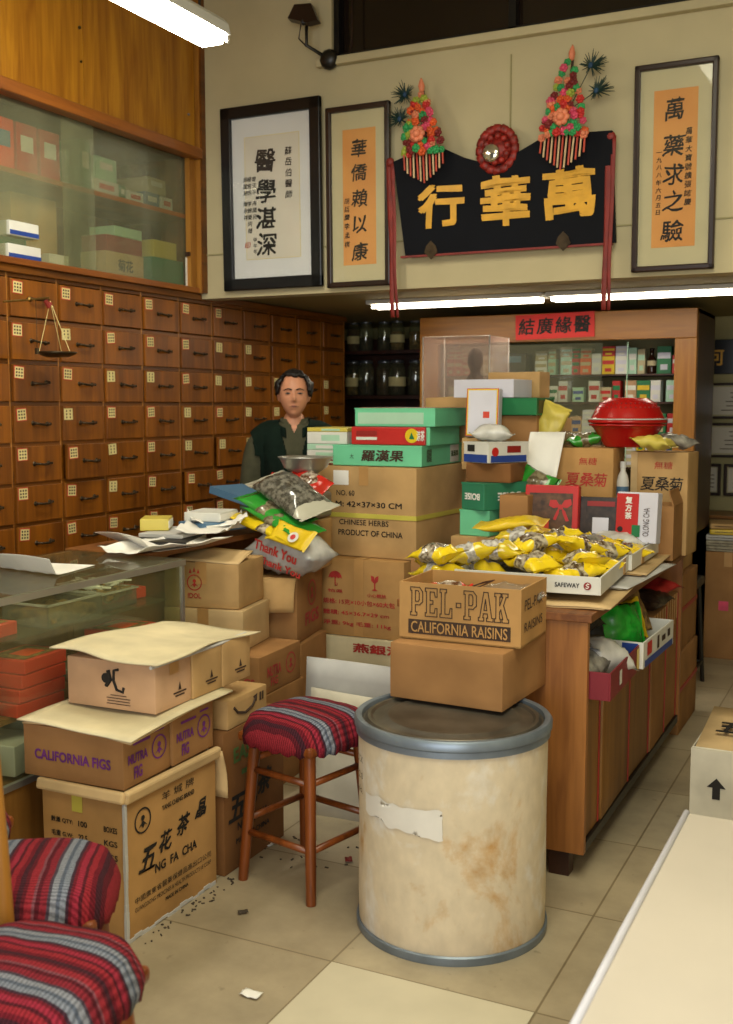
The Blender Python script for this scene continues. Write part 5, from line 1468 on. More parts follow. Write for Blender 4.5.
upright('red and white tea box standing upright near the right edge of the island', -.985, 4.66, IZ + .10, .175, .07, .215, -4, 'lavender_white', 6, fn=f3)
for (x, y, w, d, h, lab) in ((-1.25, 4.74, .30, .24, .098, 'low tan carton propping up the red gift box and the dark box'), (-1.005, 4.74, .15, .16, .098, 'low tan carton propping up the red and white tea box')):
    carton(lab, x, y, pz + .007, w, d, h - .046, 0, 'card_tan', None)
carton('small open brown carton behind the red and white tea box', -.945, 4.94, IZ + .001, .155, .22, .245, 0, 'card_brown', None, open_top=True, flaps=(('right', -12, .07),))
for k, (x, w, top, lab) in enumerate(((-1.305, .275, 1.402, 'tan carton with red handwritten characters left under the red basins'), (-.975, .262, 1.385, 'tan carton with dark handwritten characters right under the red basins'))):
    t, dm = carton(lab, x, 5.08, IZ + .001, w, .25 - .05 * k, top - IZ, (1, -4)[k], 'card_orange' if k == 0 else 'card_tan', None)
    if k == 1: t.location.y = 5.17
    ik = 'ink_red' if k == 0 else 'ink_black'
    write(t, '無糖', 'front', dm, .02, top - IZ - .06, .085, .034, 'ink_red', .0, shear=.1)
    for i, c in enumerate('夏桑菊'): write(t, c, 'front', dm, -.05 + i * .065, top - IZ - .145, None, .062, ik, .006, shear=.1)
    if k == 1: MB().box((-.115, -dm[1] / 2 - .002, dm[2] / 2), (.03, .003, dm[2])).build('torn_edge', M['card_pale'], t)
b = thing('white_bottle', 'white and blue bottle between the two handwritten cartons', 'bottle', (-1.142, 5.05, IZ + .001))
MB().lathe([(0, 0), (.026, 0), (.028, .01), (.028, .33), (.022, .36), (.012, .38), (.012, .40), (0, .40)], 20).build('bottle_body', M['white_box'], b, smooth=True)
MB().lathe([(.0285, .27), (.0285, .31)], 20).build('blue_band', M['blue_grey'], b, smooth=True); MB().cyl((0, 0, .41), .014, .03, seg=14).build('bottle_cap', M['white_paint'], b)

bs = thing('red_basin', 'red plastic basin resting on the two handwritten cartons', 'basin', (-1.145, 5.13, 1.406))
MB().lathe([(0, 0), (.10, 0), (.108, .008), (.155, .085), (.166, .098), (.176, .098), (.178, .106), (.168, .108), (.152, .096), (.10, .014), (0, .012)], 48).build('basin_body', M['red_plastic'], bs, smooth=True)
cl = thing('red_colander', 'red plastic colander turned upside down on the red basin', 'colander', (-1.145, 5.13, 1.517))
MB().lathe([(.178, 0), (.182, .004), (.182, .014), (.172, .016), (.165, .03), (.150, .062), (.128, .092), (.105, .108), (.098, .110), (.094, .116), (0, .118), (0, .112), (.09, .108), (.125, .086), (.146, .058), (.163, .018), (.172, .006)], 48).build('colander_body', M['red_plastic'], cl, smooth=True)
mb = MB()
for i in range(40):
    a = 2 * math.pi * i / 40
    for (r_, z) in ((.143, .073), (.13, .091)): mb.ball((r_ * math.cos(a), r_ * math.sin(a), z), .0045, 1)
mb.build('drain_holes', M['red_box_dark'], cl)
MB().lathe([(.181, .016), (.184, .018), (.181, .022), (.177, .02)], 48).build('pale_rim', M['plastic_clear_white'], cl, smooth=True)
for lab, loc, rot, m_, s in (('shiny clear plastic bag to the right of the red basin', (-.92, 5.16, 1.435), (0, 12, 30), 'plastic_silver', 81), ('green yellow packet left under the red basin', (-1.33, 5.08, 1.435), (0, -8, 20), 'packet_green', 82), ('yellow green packet right under the red basin', (-1.0, 5.03, 1.43), (0, 6, -10), 'yellow_pale', 83), ('pale clear packet behind the left handwritten carton', (-1.42, 5.14, 1.44), (0, 14, -20), 'film_clear', 84)):
    pouch(lab, loc, rot, .2, .12, .06, m_, s, name='plastic_bag', cat='bag', crumple=.016)

for k in range(2): carton(('large brown carton on the floor under the teal box pile', 'large brown carton on the floor under the lavender tray pile')[k], -1.765, (4.63, 5.08)[k], 0, .34, .43, IZ, 0, 'card_brown', 'y')
# ---- pile between the herb carton and the island goods
Ip = IZ + .001
carton('tan carton at the bottom of the middle pile behind the store mark tray', -1.64, 4.66, Ip, .30, .26, .10, 0, 'card_tan', 'y')
t = giftbox('mint green carton low in the middle pile', -1.675, 4.66, Ip + .102, .15, .20, .115, -8, 'mint', name='green_box')
carton('brown open sided carton behind the teal box in the middle pile', -1.50, 4.66, Ip + .102, .13, .24, .19, 0, 'card_brown', None)


def ex(t, dm): write(t, 'BOISE', 'right', dm, .02, .06, .14, .036, 'ink_white', .03, spin=180); write(t, 'BOISE', 'front', dm, .0, .06, .10, .03, 'ink_white', .03, spin=180)


giftbox('teal green box with upside down white lettering in the middle pile', -1.635, 4.67, Ip + .219, .15, .26, .12, -28, 'teal_box', name='green_box', extra=ex)
carton('dark brown box between the teal box and the blue and white one', -1.64, 4.72, Ip + .341, .21, .24, .085, 0, 'card_dark', None)


def ex(t, dm):
    mark(t, rect_mark(.16, .035), 'front', dm, 0, .02, 'blue_box', 'blue_band'); mark(t, rect_mark(.05, .03), 'front', dm, -.03, .065, 'ink_black', 'barcode'); mark(t, MB().prism(disc_pts(.02, 16), .0005), 'right', dm, -.08, .05, 'red_box', 'red_disc'); mark(t, rect_mark(.21, .03), 'right', dm, .0, .018, 'blue_box', 'blue_band'); mark(t, rect_mark(.08, .03), 'right', dm, .03, .06, 'red_box_dark', 'dark_panel')


giftbox('blue and white carton in the middle pile above the teal box', -1.635, 4.69, Ip + .428, .17, .24, .092, -30, 'white_box', extra=ex)
pouch('clear plastic wrapped white packs on the blue and white carton', (-1.66, 4.70, Ip + .56), (0, 0, 20), .21, .16, .075, 'plastic_clear_white', 91, name='plastic_bag', cat='bag')
t, dm = carton('large plain brown carton in the middle pile below the green box', -1.66, 5.06, Ip, .28, .26, .635, 0, 'card_brown', None)
giftbox('dark green box on the large plain brown carton', -1.65, 5.02, 1.553, .29, .24, .080, -3, 'green_box', name='green_box', extra=lambda t, dm: mark(t, rect_mark(.2, .06), 'right', dm, .0, .04, 'photo_dark', 'dark_side'))


def f4(t, dm):
    w, d, h = dm
    mark(t, rect_mark(w * .98, h * .98), 'front', dm, 0, h / 2, 'label_red', 'red_border', .001); mark(t, rect_mark(w * .93, h * .95), 'front', dm, 0, h / 2, 'yellow_print', 'gold_border', .0018); mark(t, rect_mark(w * .86, h * .9), 'front', dm, 0, h / 2, 'lavender_white', 'clear_window', .0026); mark(t, rect_mark(.03, .03), 'front', dm, .02, .10, 'label_red', 'small_seal', .0034)


upright('white box with red and gold border standing tilted in the middle pile', -1.745, 4.82, 1.452, .155, .07, .225, 6, 'lavender_white', 6, fn=f4)
carton('tan box supporting the tilted red bordered one', -1.765, 4.88, 1.30, .15, .18, .148, 0, 'card_tan', None)
t, dm = tray('lavender white open tray on top of the middle pile', -1.77, 5.02, 1.636, .31, .22, .085, -5, 'lavender_white')
carton('tan box lying behind the lavender tray on top of the pile', -1.70, 5.20, 1.636, .28, .12, .125, -8, 'card_tan', None)
pouch('pale yellow packet leaning at the right of the large brown carton', (-1.475, 4.98, 1.50), (78, -68, 14), .22, .14, .05, 'yellow_pale', 95)
carton('tall tan carton standing behind the pale yellow packet', -1.508, 5.21, Ip, .12, .12, .62, 0, 'card_tan', None)
ws = thing('rolled_paper_sheet', 'white paper sheet leaning by the large brown carton', 'paper', (-1.50, 4.90, Ip + .29), 10)
sheet('sheet', lambda u, v: ((u - .5) * .16 + .04 * v, -.10 * (1 - v) + .03 * math.sin(u * 3), .27 * v), 8, 8, 'paper', ws, .002)
pouch('white and green packet beside the leaning paper sheet', (-1.47, 4.78, Ip + .33), (60, 20, -10), .18, .13, .05, 'packet_green', 96)

# clear case with a dark figure
tk = thing('clear_case', 'pale clear wrapped case holding a dark figurine before the glass cabinet', 'case', (-2.225, 5.85, 0))
MB().box((0, 0, .70), (.44, .36, 1.40), bev=.006).build('case_stand', M['card_tan'], tk)
MB().box((0, 0, 1.69), (.40, .33, .58), bev=.004).build('case_glazing', M['tank_wrap'], tk)
for sx in (-1, 1):
    for sy in (-1, 1): MB().box((sx * .197, sy * .162, 1.69), (.006, .006, .58)).build('case_edge', M['plastic_clear_white'], tk)
fg = thing('figurine', 'dark seated figurine inside the pale clear case', 'figurine', (-2.17, 5.85, 1.49))
mb = MB(); mb.lathe([(0, 0), (.085, 0), (.09, .02), (.07, .08), (.055, .14), (.062, .20), (.05, .26), (.028, .29), (.03, .31), (.045, .345), (.042, .39), (.025, .425), (0, .435)], 20)
mb.ball((-.05, -.03, .18), .03, 1, (1, 1, 2)).ball((.05, -.03, .18), .03, 1, (1, 1, 2)).ball((0, -.06, .10), .05, 1, (1.5, .7, .6))
mb.build('figurine_body', M['herb_dark'], fg, smooth=True)

# ================================================================== glazed medicine cabinet at the back
CX0, CX1, CY, CZ = -2.79, -1.065, 6.50, 2.155
mc = thing('medicine_display_cabinet', 'glazed wooden medicine display cabinet with a red banner at the back', 'cabinet', ((CX0 + CX1) / 2, CY, 0))
cw = CX1 - CX0; cd = .60
MB().box((0, .03, CZ - .085), (cw, .06, .17), bev=.004).build('header_board', M['wood_case'], mc)
for s in (-1, 1): MB().box((s * (cw / 2 - .062), .03, 1.0), (.124, .055, 1.97), bev=.004).build('post', M['wood_case_post'], mc)
MB().box((cw / 2 - .012, cd / 2 + .06, CZ / 2), (.024, cd, CZ)).build('side_panel', M['wood_dark'], mc)
MB().box((-cw / 2 + .012, cd / 2 + .06, CZ / 2), (.024, cd, CZ)).build('side_panel', M['wood_dark'], mc)
MB().box((0, cd + .06, CZ / 2), (cw, .02, CZ)).build('back_board', M['plaster_rear'], mc); MB().box((0, cd / 2 + .03, CZ - .012), (cw, cd, .024)).build('top_board', M['wood_case'], mc)
MB().box((0, cd / 2 + .06, .42), (cw, cd, .84)).build('base_box', M['wood_case'], mc)
shz = (1.79, 1.62, 1.42, 1.22, 1.03)
for z in shz: MB().box((0, .38, z - .006), (cw - .06, .34, .010)).build('shelf', M['wood_dark'], mc)
pn = MB().box((-.28, .03, 1.41), (cw - .34 - .20, .006, 1.12)).build('sliding_pane', M['glass_case'], mc)
MB().box((cw / 2 - .40, .03, 1.41), (.004, .010, 1.12)).build('pane_edge', M['mint_pale'], mc)
bn = thing('red_banner', 'red paper banner with four black characters on the cabinet header', 'banner', (-1.90, CY - .006, 2.002), rot=(0, R(-1.2), 0))
MB().box((0, -.002, .075), (.49, .003, .15)).build('banner_paper', M['banner_red'], bn)
for i, c in enumerate('結廣緣醫'): write(bn, c, 'front', (.49, .003, .15), -.175 + .115 * i, .078, None, .10, 'ink_black', .02, shear=.1, eps=.003)
MC = [('red', 'red_box'), ('orange', 'f_orange'), ('white', 'white_box'), ('green', 'green_box'), ('yellow', 'yellow_print'), ('cream', 'cream_box'), ('pale green', 'mint_pale'), ('blue', 'blue_box'), ('pale pink', 'card_pink'), ('white', 'lavender_white'), ('dark red', 'red_box_dark')]
r = random.Random(12)
bm_cache = {}


def medbox(w, d, h, ci, cj):
    k = (round(w, 3), round(h, 3), ci, cj)
    if k not in bm_cache:
        a = MB().box((0, 0, h / 2), (w, d, h), bev=.002).mesh('box_body'); a.materials.append(M[MC[ci][1]])
        mb = MB(); mb.box((0, -d / 2 - .0006, h * .66), (w * .9, .001, h * .22)); mb.box((0, -d / 2 - .0006, h * .24), (w * .5, .001, h * .2))
        b_ = mb.mesh('printed_panel'); b_.materials.append(M[MC[cj][1]])
        bm_cache[k] = (a, b_)
    return bm_cache[k]


SN = ['top', 'second', 'third', 'fourth', 'lowest']
NTH = ['first'] + ORD[1:]
first_rows = {0: [('red', .055, .14, 'f_orange'), ('green', .085, .165, 0), ('bottle', .05, .15, 0), ('cream', .06, .15, 0), ('pale', .05, .16, 0)], 1: []}
for s in range(4):
    x = -1.20; q = 0; zmax = ((CZ - .17) - shz[0]) if s == 0 else shz[s - 1] - shz[s] - .03
    if s == 0:
        for nm, w_, h_, ci, cj in (('red', .05, .11, 0, 2), ('green framed', .085, .165, 3, 9), (None, .06, .15, 0, 0), ('cream', .045, .15, 5, 6), ('pale green', .05, .16, 6, 2)):
            if nm is None:
                t = thing('medicine_bottle', 'dark brown bottle with a pale label on the top shelf of the glazed cabinet', 'bottle', (x - w_ / 2, 6.80, shz[s]))
                MB().lathe([(0, 0), (.026, 0), (.028, .01), (.028, .085), (.012, .11), (.012, .14), (.015, .142), (.015, .155), (0, .155)], 18).build('bottle_body', M['amber_glass'], t, smooth=True)
                MB().lathe([(.0285, .05), (.0285, .08)], 18).build('bottle_label', M['cream_box'], t, smooth=True)
            else:
                t = thing('medicine_box', '%s medicine box, %s from the right post on the top shelf' % (nm, NTH[q]), 'box', (x - w_ / 2, 6.80, shz[s]), 0, 'medicine boxes in the glazed cabinet')
                a, b_ = medbox(w_, .06, h_, ci, cj); put('box_body', a, t); put('printed_panel', b_, t)
            x -= w_ + .006; q += 1
    runs = None
    while x > CX0 + .12 and q < 24:
        if s == 0 and -2.36 < x < -2.10 and not runs:
            runs = 1
            t = thing('cash_register', 'dark box with a small red light on the top cabinet shelf behind the glass', 'register', (-2.26, 6.78, shz[0]))
            MB().box((0, 0, .07), (.22, .14, .14), bev=.008).build('register_body', M['black_metal'], t); MB().ball((-.09, -.072, .10), .008, 1).build('red_lamp', M['label_red'], t); MB().box((.02, -.0712, .10), (.12, .002, .04)).build('register_screen', M['blue_grey'], t)
            x = -2.385; continue
        if runs is None or q % 3 == 0 or s: 
            ci = r.choice([0, 1, 2, 3, 4, 5, 6, 2, 9, 8] if x > -1.75 else [2, 5, 6, 9, 8, 5, 1, 2, 0]); cj = r.choice([2, 3, 9, 7, 5, 0])
            if cj == ci: cj = 4
        w_ = r.choice([.05, .06, .07, .08]); h_ = r.choice([.09, .11, .13, .10]) if zmax > .13 else r.choice([.08, .10, .12])
        h_ = min(h_, zmax)
        a, b_ = medbox(w_, .08, h_, ci, cj)
        t = thing('medicine_box', '%s medicine box, %s from the right post on the %s shelf' % (MC[ci][0], NTH[q], SN[s]), 'box', (x - w_ / 2, 6.79 + r.uniform(-.01, .01), shz[s]), r.uniform(-3, 3), 'medicine boxes in the glazed cabinet')
        put('box_body', a, t); put('printed_panel', b_, t)
        if h_ < zmax * .62:
            h2 = min(.06, zmax - h_ - .003)
            a, b_ = medbox(w_, .08, h2, cj, ci)
            t = thing('medicine_box', 'low %s box lying on the %s box from the right post, %s shelf' % (MC[cj][0], NTH[q], SN[s]), 'box', (x - w_ / 2, 6.80, shz[s] + h_ + .001), 0, 'medicine boxes in the glazed cabinet')
            put('box_body', a, t); put('printed_panel', b_, t)
        x -= w_ + r.choice([.003, .004, .03]); q += 1

# ================================================================== jars on the dark back shelves
js = thing('jar_shelf', 'dark wooden wall shelves holding rows of glass jars behind the drawers', 'shelf', (-3.52, 7.45, 0))
for z in (1.37, 1.62, 2.0): pass
for z in (1.30, 1.67, 2.00): MB().box((0, 0, z - .012), (1.0, .30, .024)).build('shelf_board', M['wood_dark'], js)
MB().box((0, .16, 1.05), (1.0, .02, 2.1)).build('shelf_back', M['wood_dark'], js); MB().box((.50, .05, 1.05), (.02, .20, 2.1)).build('shelf_side', M['plaster_rear'], js)
jar_g = MB().lathe([(0, 0), (.052, 0), (.058, .008), (.058, .17), (.05, .195), (.042, .20), (.042, .215)], 20).mesh('jar_body', True); jar_g.materials.append(M['glass_jar'])
jar_c = [MB().lathe([(0, .006), (.053, .006), (.053, h_), (0, h_ + .01)], 16).mesh('jar_contents', True) for h_ in (.10, .14, .17)]
for k, me in enumerate(jar_c): me.materials.append(M[('herb_dark', 'herb_tan', 'photo_brown')[k]])
jar_l = MB().lathe([(0, .235), (.03, .235), (.047, .228), (.047, .212), (.043, .212)], 20).mesh('jar_lid', True); jar_l.materials.append(M['steel'])
jar_t = MB().lathe([(.0588, .06), (.0588, .12)], 20).mesh('jar_label', True); jar_t.materials.append(M['label_cream'])
r = random.Random(8)
for s, (z, n) in enumerate(((2.0, 7), (1.67, 7), (1.30, 5))):
    for i in range(n):
        t = thing('glass_jar', 'lidded glass jar of dried herbs, %s from the right on the %s dark shelf' % (NTH[i], ('top', 'middle', 'lower')[s]), 'jar', (-3.10 - .128 * i, 7.40 + .05 * (i % 2), z + .002), 0, 'glass jars on the dark shelves')
        sc2 = 1.12 if s == 1 else .95; t.scale = (sc2 * .98, sc2 * .98, sc2)
        put('jar_body', jar_g, t); put('jar_contents', jar_c[r.randrange(3)], t); put('jar_lid', jar_l, t)
        if i in (0, 2, 5): put('jar_label', jar_t, t)
rc = thing('red_tassel_charm', 'small dark red oval charm hanging beside the jar shelves', 'ornament', (-3.0, 7.30, 1.86))
MB().ball((0, 0, 0), .03, 2, (1, .4, 2.6)).tube([(0, 0, .07), (0, 0, .16)], .003, 6).build('charm_body', M['red_box_dark'], rc, smooth=True)

# ================================================================== far right background
ps = thing('shop_sign', 'black wall sign with gold characters at the right edge behind the cabinet', 'sign', (-1.05, 7.985, 1.825))
MB().box((0, 0, .11), (.62, .025, .24), bev=.004).build('board', M['black_lacquer'], ps)
for i, c in enumerate('何首烏'): write(ps, c, 'front', (.62, .025, .24), -.13 + .19 * i, .11, None, .12, 'gold_paint', .02, eps=.003)
for k, (z0, z1, m_) in enumerate(((1.505, 1.755, 'brown_lacquer'), (1.235, 1.475, 'brown_lacquer'))):
    t, dm = picture(('upper', 'lower')[k] + ' wide framed certificate on the far right wall', -1.30, -.80, z0, z1, .018, m_, 'mat_cream', (.03, .47, .03, z1 - z0 - .03), 'paper_ivory', y=8.0, name='framed_certificate')
    mb = MB()
    for q in range(5): mb.box((.02 + .02 * (q % 2), -.0095, .06 + .03 * q), (.2 - .03 * q, .001, .006))
    mb.box((-.16, -.0095, .05), (.04, .001, .04)); mb.build('printed_text', M['ink_brown'], t)
for k, (x0, x1) in enumerate(((-1.275, -1.115), (-1.095, -.90))):
    t, dm = picture(('small dark framed certificate, left one of the two lowest', 'small dark framed certificate, right one of the two lowest')[k], x0, x1, .965 + .0, 1.19, .022, 'brown_lacquer', 'mat_cream', (.03, x1 - x0 - .03, .03, .195), 'paper_ivory', y=8.0, name='framed_certificate')
    mb = MB()
    for q in range(4): mb.box((-.0, -.0095, .06 + .028 * q), (.07, .001, .006))
    mb.build('printed_text', M['ink_brown'], t)
sh = thing('low_cabinet', 'low brown wooden cabinet under the certificates at the far right', 'cabinet', (-.95, 7.80, 0))
MB().box((0, 0, .42), (.9, .36, .84), bev=.005).build('cabinet_body', M['wood_dark'], sh); MB().box((0, -.01, .85), (.93, .39, .022), bev=.003).build('cabinet_top', M['wood_case'], sh)
t, dm = carton('large brown carton with a pink mark on the floor at the far right', -.93, 7.25, 0, .34, .34, .68, 0, 'card_brown', 'y')
mark(t, rect_mark(.06, .06), 'front', dm, -.02, .34, 'f_pink', 'pink_label')
for k in range(5):
    t = thing('newspaper_bundle', ('folded newspaper bundle at the bottom of the far right pile', 'second folded newspaper bundle of the far right pile', 'third folded newspaper bundle of the far right pile', 'yellow and white magazine on the far right newspaper pile', 'brown paper packet topping the far right newspaper pile')[k], 'newspaper', (-.93 + .02 * (k % 2), 7.22, .683 + .036 * k), 4 * k - 6)
    MB().box((0, 0, .017), (.36 - .02 * k, .3, .033), bev=.008).build('folded_sheets', M[('newsprint', 'newsprint', 'paper_grey', 'yellow_print', 'card_tan')[k]], t)
    mb = MB(); mb.box((.0, -.151, .017), (.3 - .02 * k, .002, .004)); mb.build('fold_line', M['ink_brown'], t)
bs_ = thing('black_stool', 'dark metal stool half hidden behind the strapped carton stack', 'stool', (-1.12, 6.30, 0))
MB().box((0, 0, .60), (.30, .30, .05), bev=.015).build('seat', M['black_metal'], bs_)
for sx in (-1, 1):
    for sy in (-1, 1): MB().tube([(sx * .15, sy * .15, 0), (sx * .12, sy * .12, .58)], .012, 8).build('leg', M['black_metal'], bs_)
mb = MB()
for s in (-1, 1): mb.tube([(-.145, s * .145, .12), (.145, s * .145, .12)], .008, 6).tube([(s * .145, -.145, .12), (s * .145, .145, .12)], .008, 6)
mb.build('stretcher', M['black_metal'], bs_)
z = 0
for k, (h_, w_, x_) in enumerate(((.40, .34, -1.075), (.37, .33, -1.08), (.36, .31, -1.10))):
    t, dm = carton(('bottom', 'middle', 'top')[k] + ' tan carton with a red strap in the stack past the island end', x_, 5.56, z, w_, .50, h_, 0, 'card_tan' if k == 2 else 'card_brown', 'y')
    mb = MB(); zz = h_ * .55
    mb.box((0, -.251, zz), (w_ + .004, .003, .02)); mb.box((w_ / 2 + .0015, 0, zz), (.003, .505, .02)); mb.box((-w_ / 2 - .0015, 0, zz), (.003, .505, .02)); mb.box((0, .251, zz), (w_ + .004, .003, .02))
    mb.build('plastic_strap', M['strap_red'], t); z += h_ + .003

# ================================================================== right foreground boxes
t, dm = carton('pinkish white carton with a black arrow at the right edge on the floor', -.40, 4.08, 0, .42, .42, .395, -1, 'card_white', None, open_top=True, flaps=(('front', -8, .004),))
mark(t, arrow_mark(.038), 'front', dm, -.12, .26, 'ink_black'); mark(t, arrow_mark(.038), 'front', dm, .02, .26, 'ink_black')
sheet('handwritten_flap', lambda u, v: ((u - .5) * .40, -.20 + .40 * v, .392 + .05 * v), 4, 4, 'card_pale', t, .005)
o = write(t, '五花茶', 'top', dm, .0, -.02, .3, .13, 'ink_black', .03); o.location.z += .034; o.rotation_euler.x += R(4)
wf = thing('white_box', 'big blurred white box with rounded edges in the bottom right corner', 'box', (-.07, 2.0, 0))
mb = MB(); mb.box((0, 0, .30), (.74, 1.40, .60), bev=.018); mb.build('box_body', M['white_foam'] if 'white_foam' in M else plain('white_foam', '#c0b6a9', 0.7, 0.03, 3), wf, smooth=True, sharp=60)
MB().box((0, 0, .601), (.02, 1.36, .003)).build('top_seam', M['card_white'], wf)
MB().tube([(-.362, -.69, .598), (-.364, 0, .600), (-.362, .69, .598)], .008, 8).build('raised_edge', M['lavender_white'], wf, smooth=True)

# litter on the floor
lt_ = [('white scrap of paper on the floor before the large brush lettered carton', (-1.52, 2.40, .002), .035, 'paper'), ('small dark scrap on the floor near the striped stool', (-1.80, 2.80, .002), .02, 'dirt'), ('white scrap under the striped stool', (-2.0, 3.30, .002), .03, 'paper'), ('small red and white wrapper on the floor beside the drum', (-1.68, 3.30, .003), .025, 'f_maroon')]
for k, (lab, loc, s, m_) in enumerate(lt_):
    mb = MB(); mb.grid(lambda u, v: ((u - .5) * s * 1.6, (v - .5) * s, .006 + .006 * noise.noise(Vector((u * 3 + k, v * 3, 0)))), 6, 4)
    o = mb.build('paper_scrap', M[m_], None, loc, (0, 0, R(40 * k)), smooth=True); sm = o.modifiers.new('s', 'SOLIDIFY'); sm.thickness = .001
    tag(o, lab, 'scrap')
mb = MB(); r = random.Random(5)
for i in range(60):
    a = r.random()
    x, y = (-1.985 + r.uniform(0, .05), 2.5 + r.uniform(0, .5)) if a < .6 else (r.uniform(-2, -1.6), r.uniform(3.1, 3.5))
    mb.box((x, y, .002), (r.uniform(.003, .014), r.uniform(.003, .007), .003), (0, r.uniform(-.3, .3), r.uniform(0, 3)))
tag(mb.build('floor_dust', M['dirt']), 'grey dust and crumbs along the foot of the cartons', 'dust', None, 'stuff')

# ================================================================== the shopkeeper
pm = thing('person', 'man in a dark green vest over a grey shirt standing before the drawers', 'person', (-2.845, 4.97, .012), 30)


def head_point(d):
    """unit direction -> head surface, facing -Y, z up, centre between ears"""
    x, y, z = d
    a, b_, c = .076, .096, .118
    p = Vector((x * a, y * b_, z * c))
    f = max(0.0, -y)                     # front weight
    if z < 0:                            # jaw narrows and comes forward
        k = -z
        p.x *= 1 - .26 * k ** 1.4
        p.y = p.y * (1 - .10 * k) - .012 * k
    if z > .2: p.x *= 1 + .03 * (z - .2)
    if f > .25: p.y += .012 * (f - .25)  # flatten the face
    g = lambda cx, cz, sx, sz: math.exp(-((p.x - cx) / sx) ** 2 - ((p.z - cz) / sz) ** 2) * (1 if y < 0 else 0)
    p.y -= .021 * g(0, -.022, .0095, .013) + .010 * g(0, .0, .008, .022) + .007 * g(.0, -.030, .018, .007)      # nose
    p.y += .0075 * (g(.031, .010, .016, .010) + g(-.031, .010, .016, .010))                                         # eye sockets
    p.y -= .0045 * (g(.030, .030, .022, .007) + g(-.030, .030, .022, .007))                                       # brow ridge
    p.y -= .004 * (g(.045, -.022, .018, .016) + g(-.045, -.022, .018, .016))                                     # cheeks
    p.y -= .0060 * g(0, -.056, .022, .005) + .0060 * g(0, -.067, .019, .006) - .003 * g(0, -.0615, .024, .002)    # lips
    p.y -= .0075 * g(0, -.097, .020, .012)                                                                        # chin
    return p


HC = Vector((0, -.028, 1.640))
mb = MB(); mb.ball((0, 0, 0), 1, 6)
for v in mb.bm.verts: v.co = head_point(v.co.normalized()) + HC
for s in (-1, 1):
    mb.ball((s * .078 , HC.y + .012, HC.z - .004), .03, 3, (.30, .62, 1.05), (R(-8), 0, s * R(-18)))
head_me = mb.mesh('head_tmp')


def skin_mesh(joints, edges, levels=2):
    me = bpy.data.meshes.new('tmp'); me.from_pydata([j[0] for j in joints], edges, [])
    o = bpy.data.objects.new('tmp', me); COL.objects.link(o)
    m = o.modifiers.new('skin', 'SKIN'); m.use_smooth_shade = True
    for v, j in zip(me.skin_vertices[0].data, joints):
        v.radius = j[1] if isinstance(j[1], tuple) else (j[1], j[1])
    me.skin_vertices[0].data[0].use_root = True
    o.modifiers.new('sub', 'SUBSURF').levels = levels
    dg = bpy.context.evaluated_depsgraph_get(); dg.update()
    out = bpy.data.meshes.new_from_object(o.evaluated_get(dg)); bpy.data.objects.remove(o)
    return out


J = [((0, .0, .95), .135), ((0, .01, 1.10), .135), ((0, .01, 1.28), .150), ((0, .012, 1.40), .125), ((0, .01, 1.475), .062), ((0, -.005, 1.57), .056)]
Ed = [(0, 1), (1, 2), (2, 3), (3, 4), (4, 5)]
for s in (-1, 1):
    n = len(J)
    J += [((s * .12, .012, 1.41), .080), ((s * .185, .015, 1.385), .072), ((s * .235, .03, 1.13), .050), ((s * .235, -.045, .90), .036), ((s * .232, -.065, .85), .030)]
    Ed += [(3, n), (n, n + 1), (n + 1, n + 2), (n + 2, n + 3), (n + 3, n + 4)]
    n = len(J)
    J += [((s * .095, 0, .86), .10), ((s * .105, -.01, .50), .068), ((s * .11, .015, .09), .046), ((s * .115, -.05, .045), .042), ((s * .12, -.15, .035), .034)]
    Ed += [(0, n), (n, n + 1), (n + 1, n + 2), (n + 2, n + 3), (n + 3, n + 4)]
body_me = skin_mesh(J, Ed, 2)
for v in body_me.vertices:      # flatten the trunk front to back
    if .8 < v.co.z < 1.46 and abs(v.co.x) < .2:
        k = min(1, (v.co.z - .8) / .1, (1.50 - v.co.z) / .08); v.co.y = v.co.y * (1 - .20 * k)
hands = []
for s in (-1, 1):
    w = Vector((s * .232, -.065, .85))
    hj = [(tuple(w), (.026, .022)), (tuple(w + Vector((0, -.010, -.045))), (.036, .016)), (tuple(w + Vector((0, -.018, -.085))), (.038, .014))]
    hands.append(skin_mesh(hj, [(0, 1), (1, 2)], 2))
    for i, (dy, ln) in enumerate(((-.030, .075), (-.011, .085), (.009, .078), (.027, .060))):
        b0 = w + Vector((0, -.014 + dy * .9, -.075)); d1 = Vector((-s * .10, -.18, -1)).normalized(); d2 = Vector((-s * .35, -.35, -.9)).normalized()
        hands.append(skin_mesh([(tuple(b0), .0095), (tuple(b0 + d1 * ln * .5), .009), (tuple(b0 + d1 * ln * .5 + d2 * ln * .3), .0085), (tuple(b0 + d1 * ln * .5 + d2 * ln * .52), .007)], [(0, 1), (1, 2), (2, 3)], 1))
    b0 = w + Vector((-s * .006, -.030, -.030))
    hands.append(skin_mesh([(tuple(b0), .011), (tuple(b0 + Vector((-s * .014, -.030, -.022))), .010), (tuple(b0 + Vector((-s * .020, -.040, -.050))), .008)], [(0, 1), (1, 2)], 1))
bm = bmesh.new()
for me in [body_me, head_me] + hands: bm.from_mesh(me)
tmp = bpy.data.meshes.new('tmp'); bm.to_mesh(tmp); bm.free()
o = bpy.data.objects.new('tmp', tmp); COL.objects.link(o)
rm = o.modifiers.new('r', 'REMESH'); rm.mode = 'VOXEL'; rm.voxel_size = .0055
sm = o.modifiers.new('s', 'SMOOTH'); sm.iterations = 2; sm.factor = .4
dg = bpy.context.evaluated_depsgraph_get(); dg.update()
full = bpy.data.meshes.new_from_object(o.evaluated_get(dg)); bpy.data.objects.remove(o)
full.name = 'body'; full.materials.clear(); full.materials.append(M['skin']); full.materials.append(M['lips'])
full.shade_smooth()
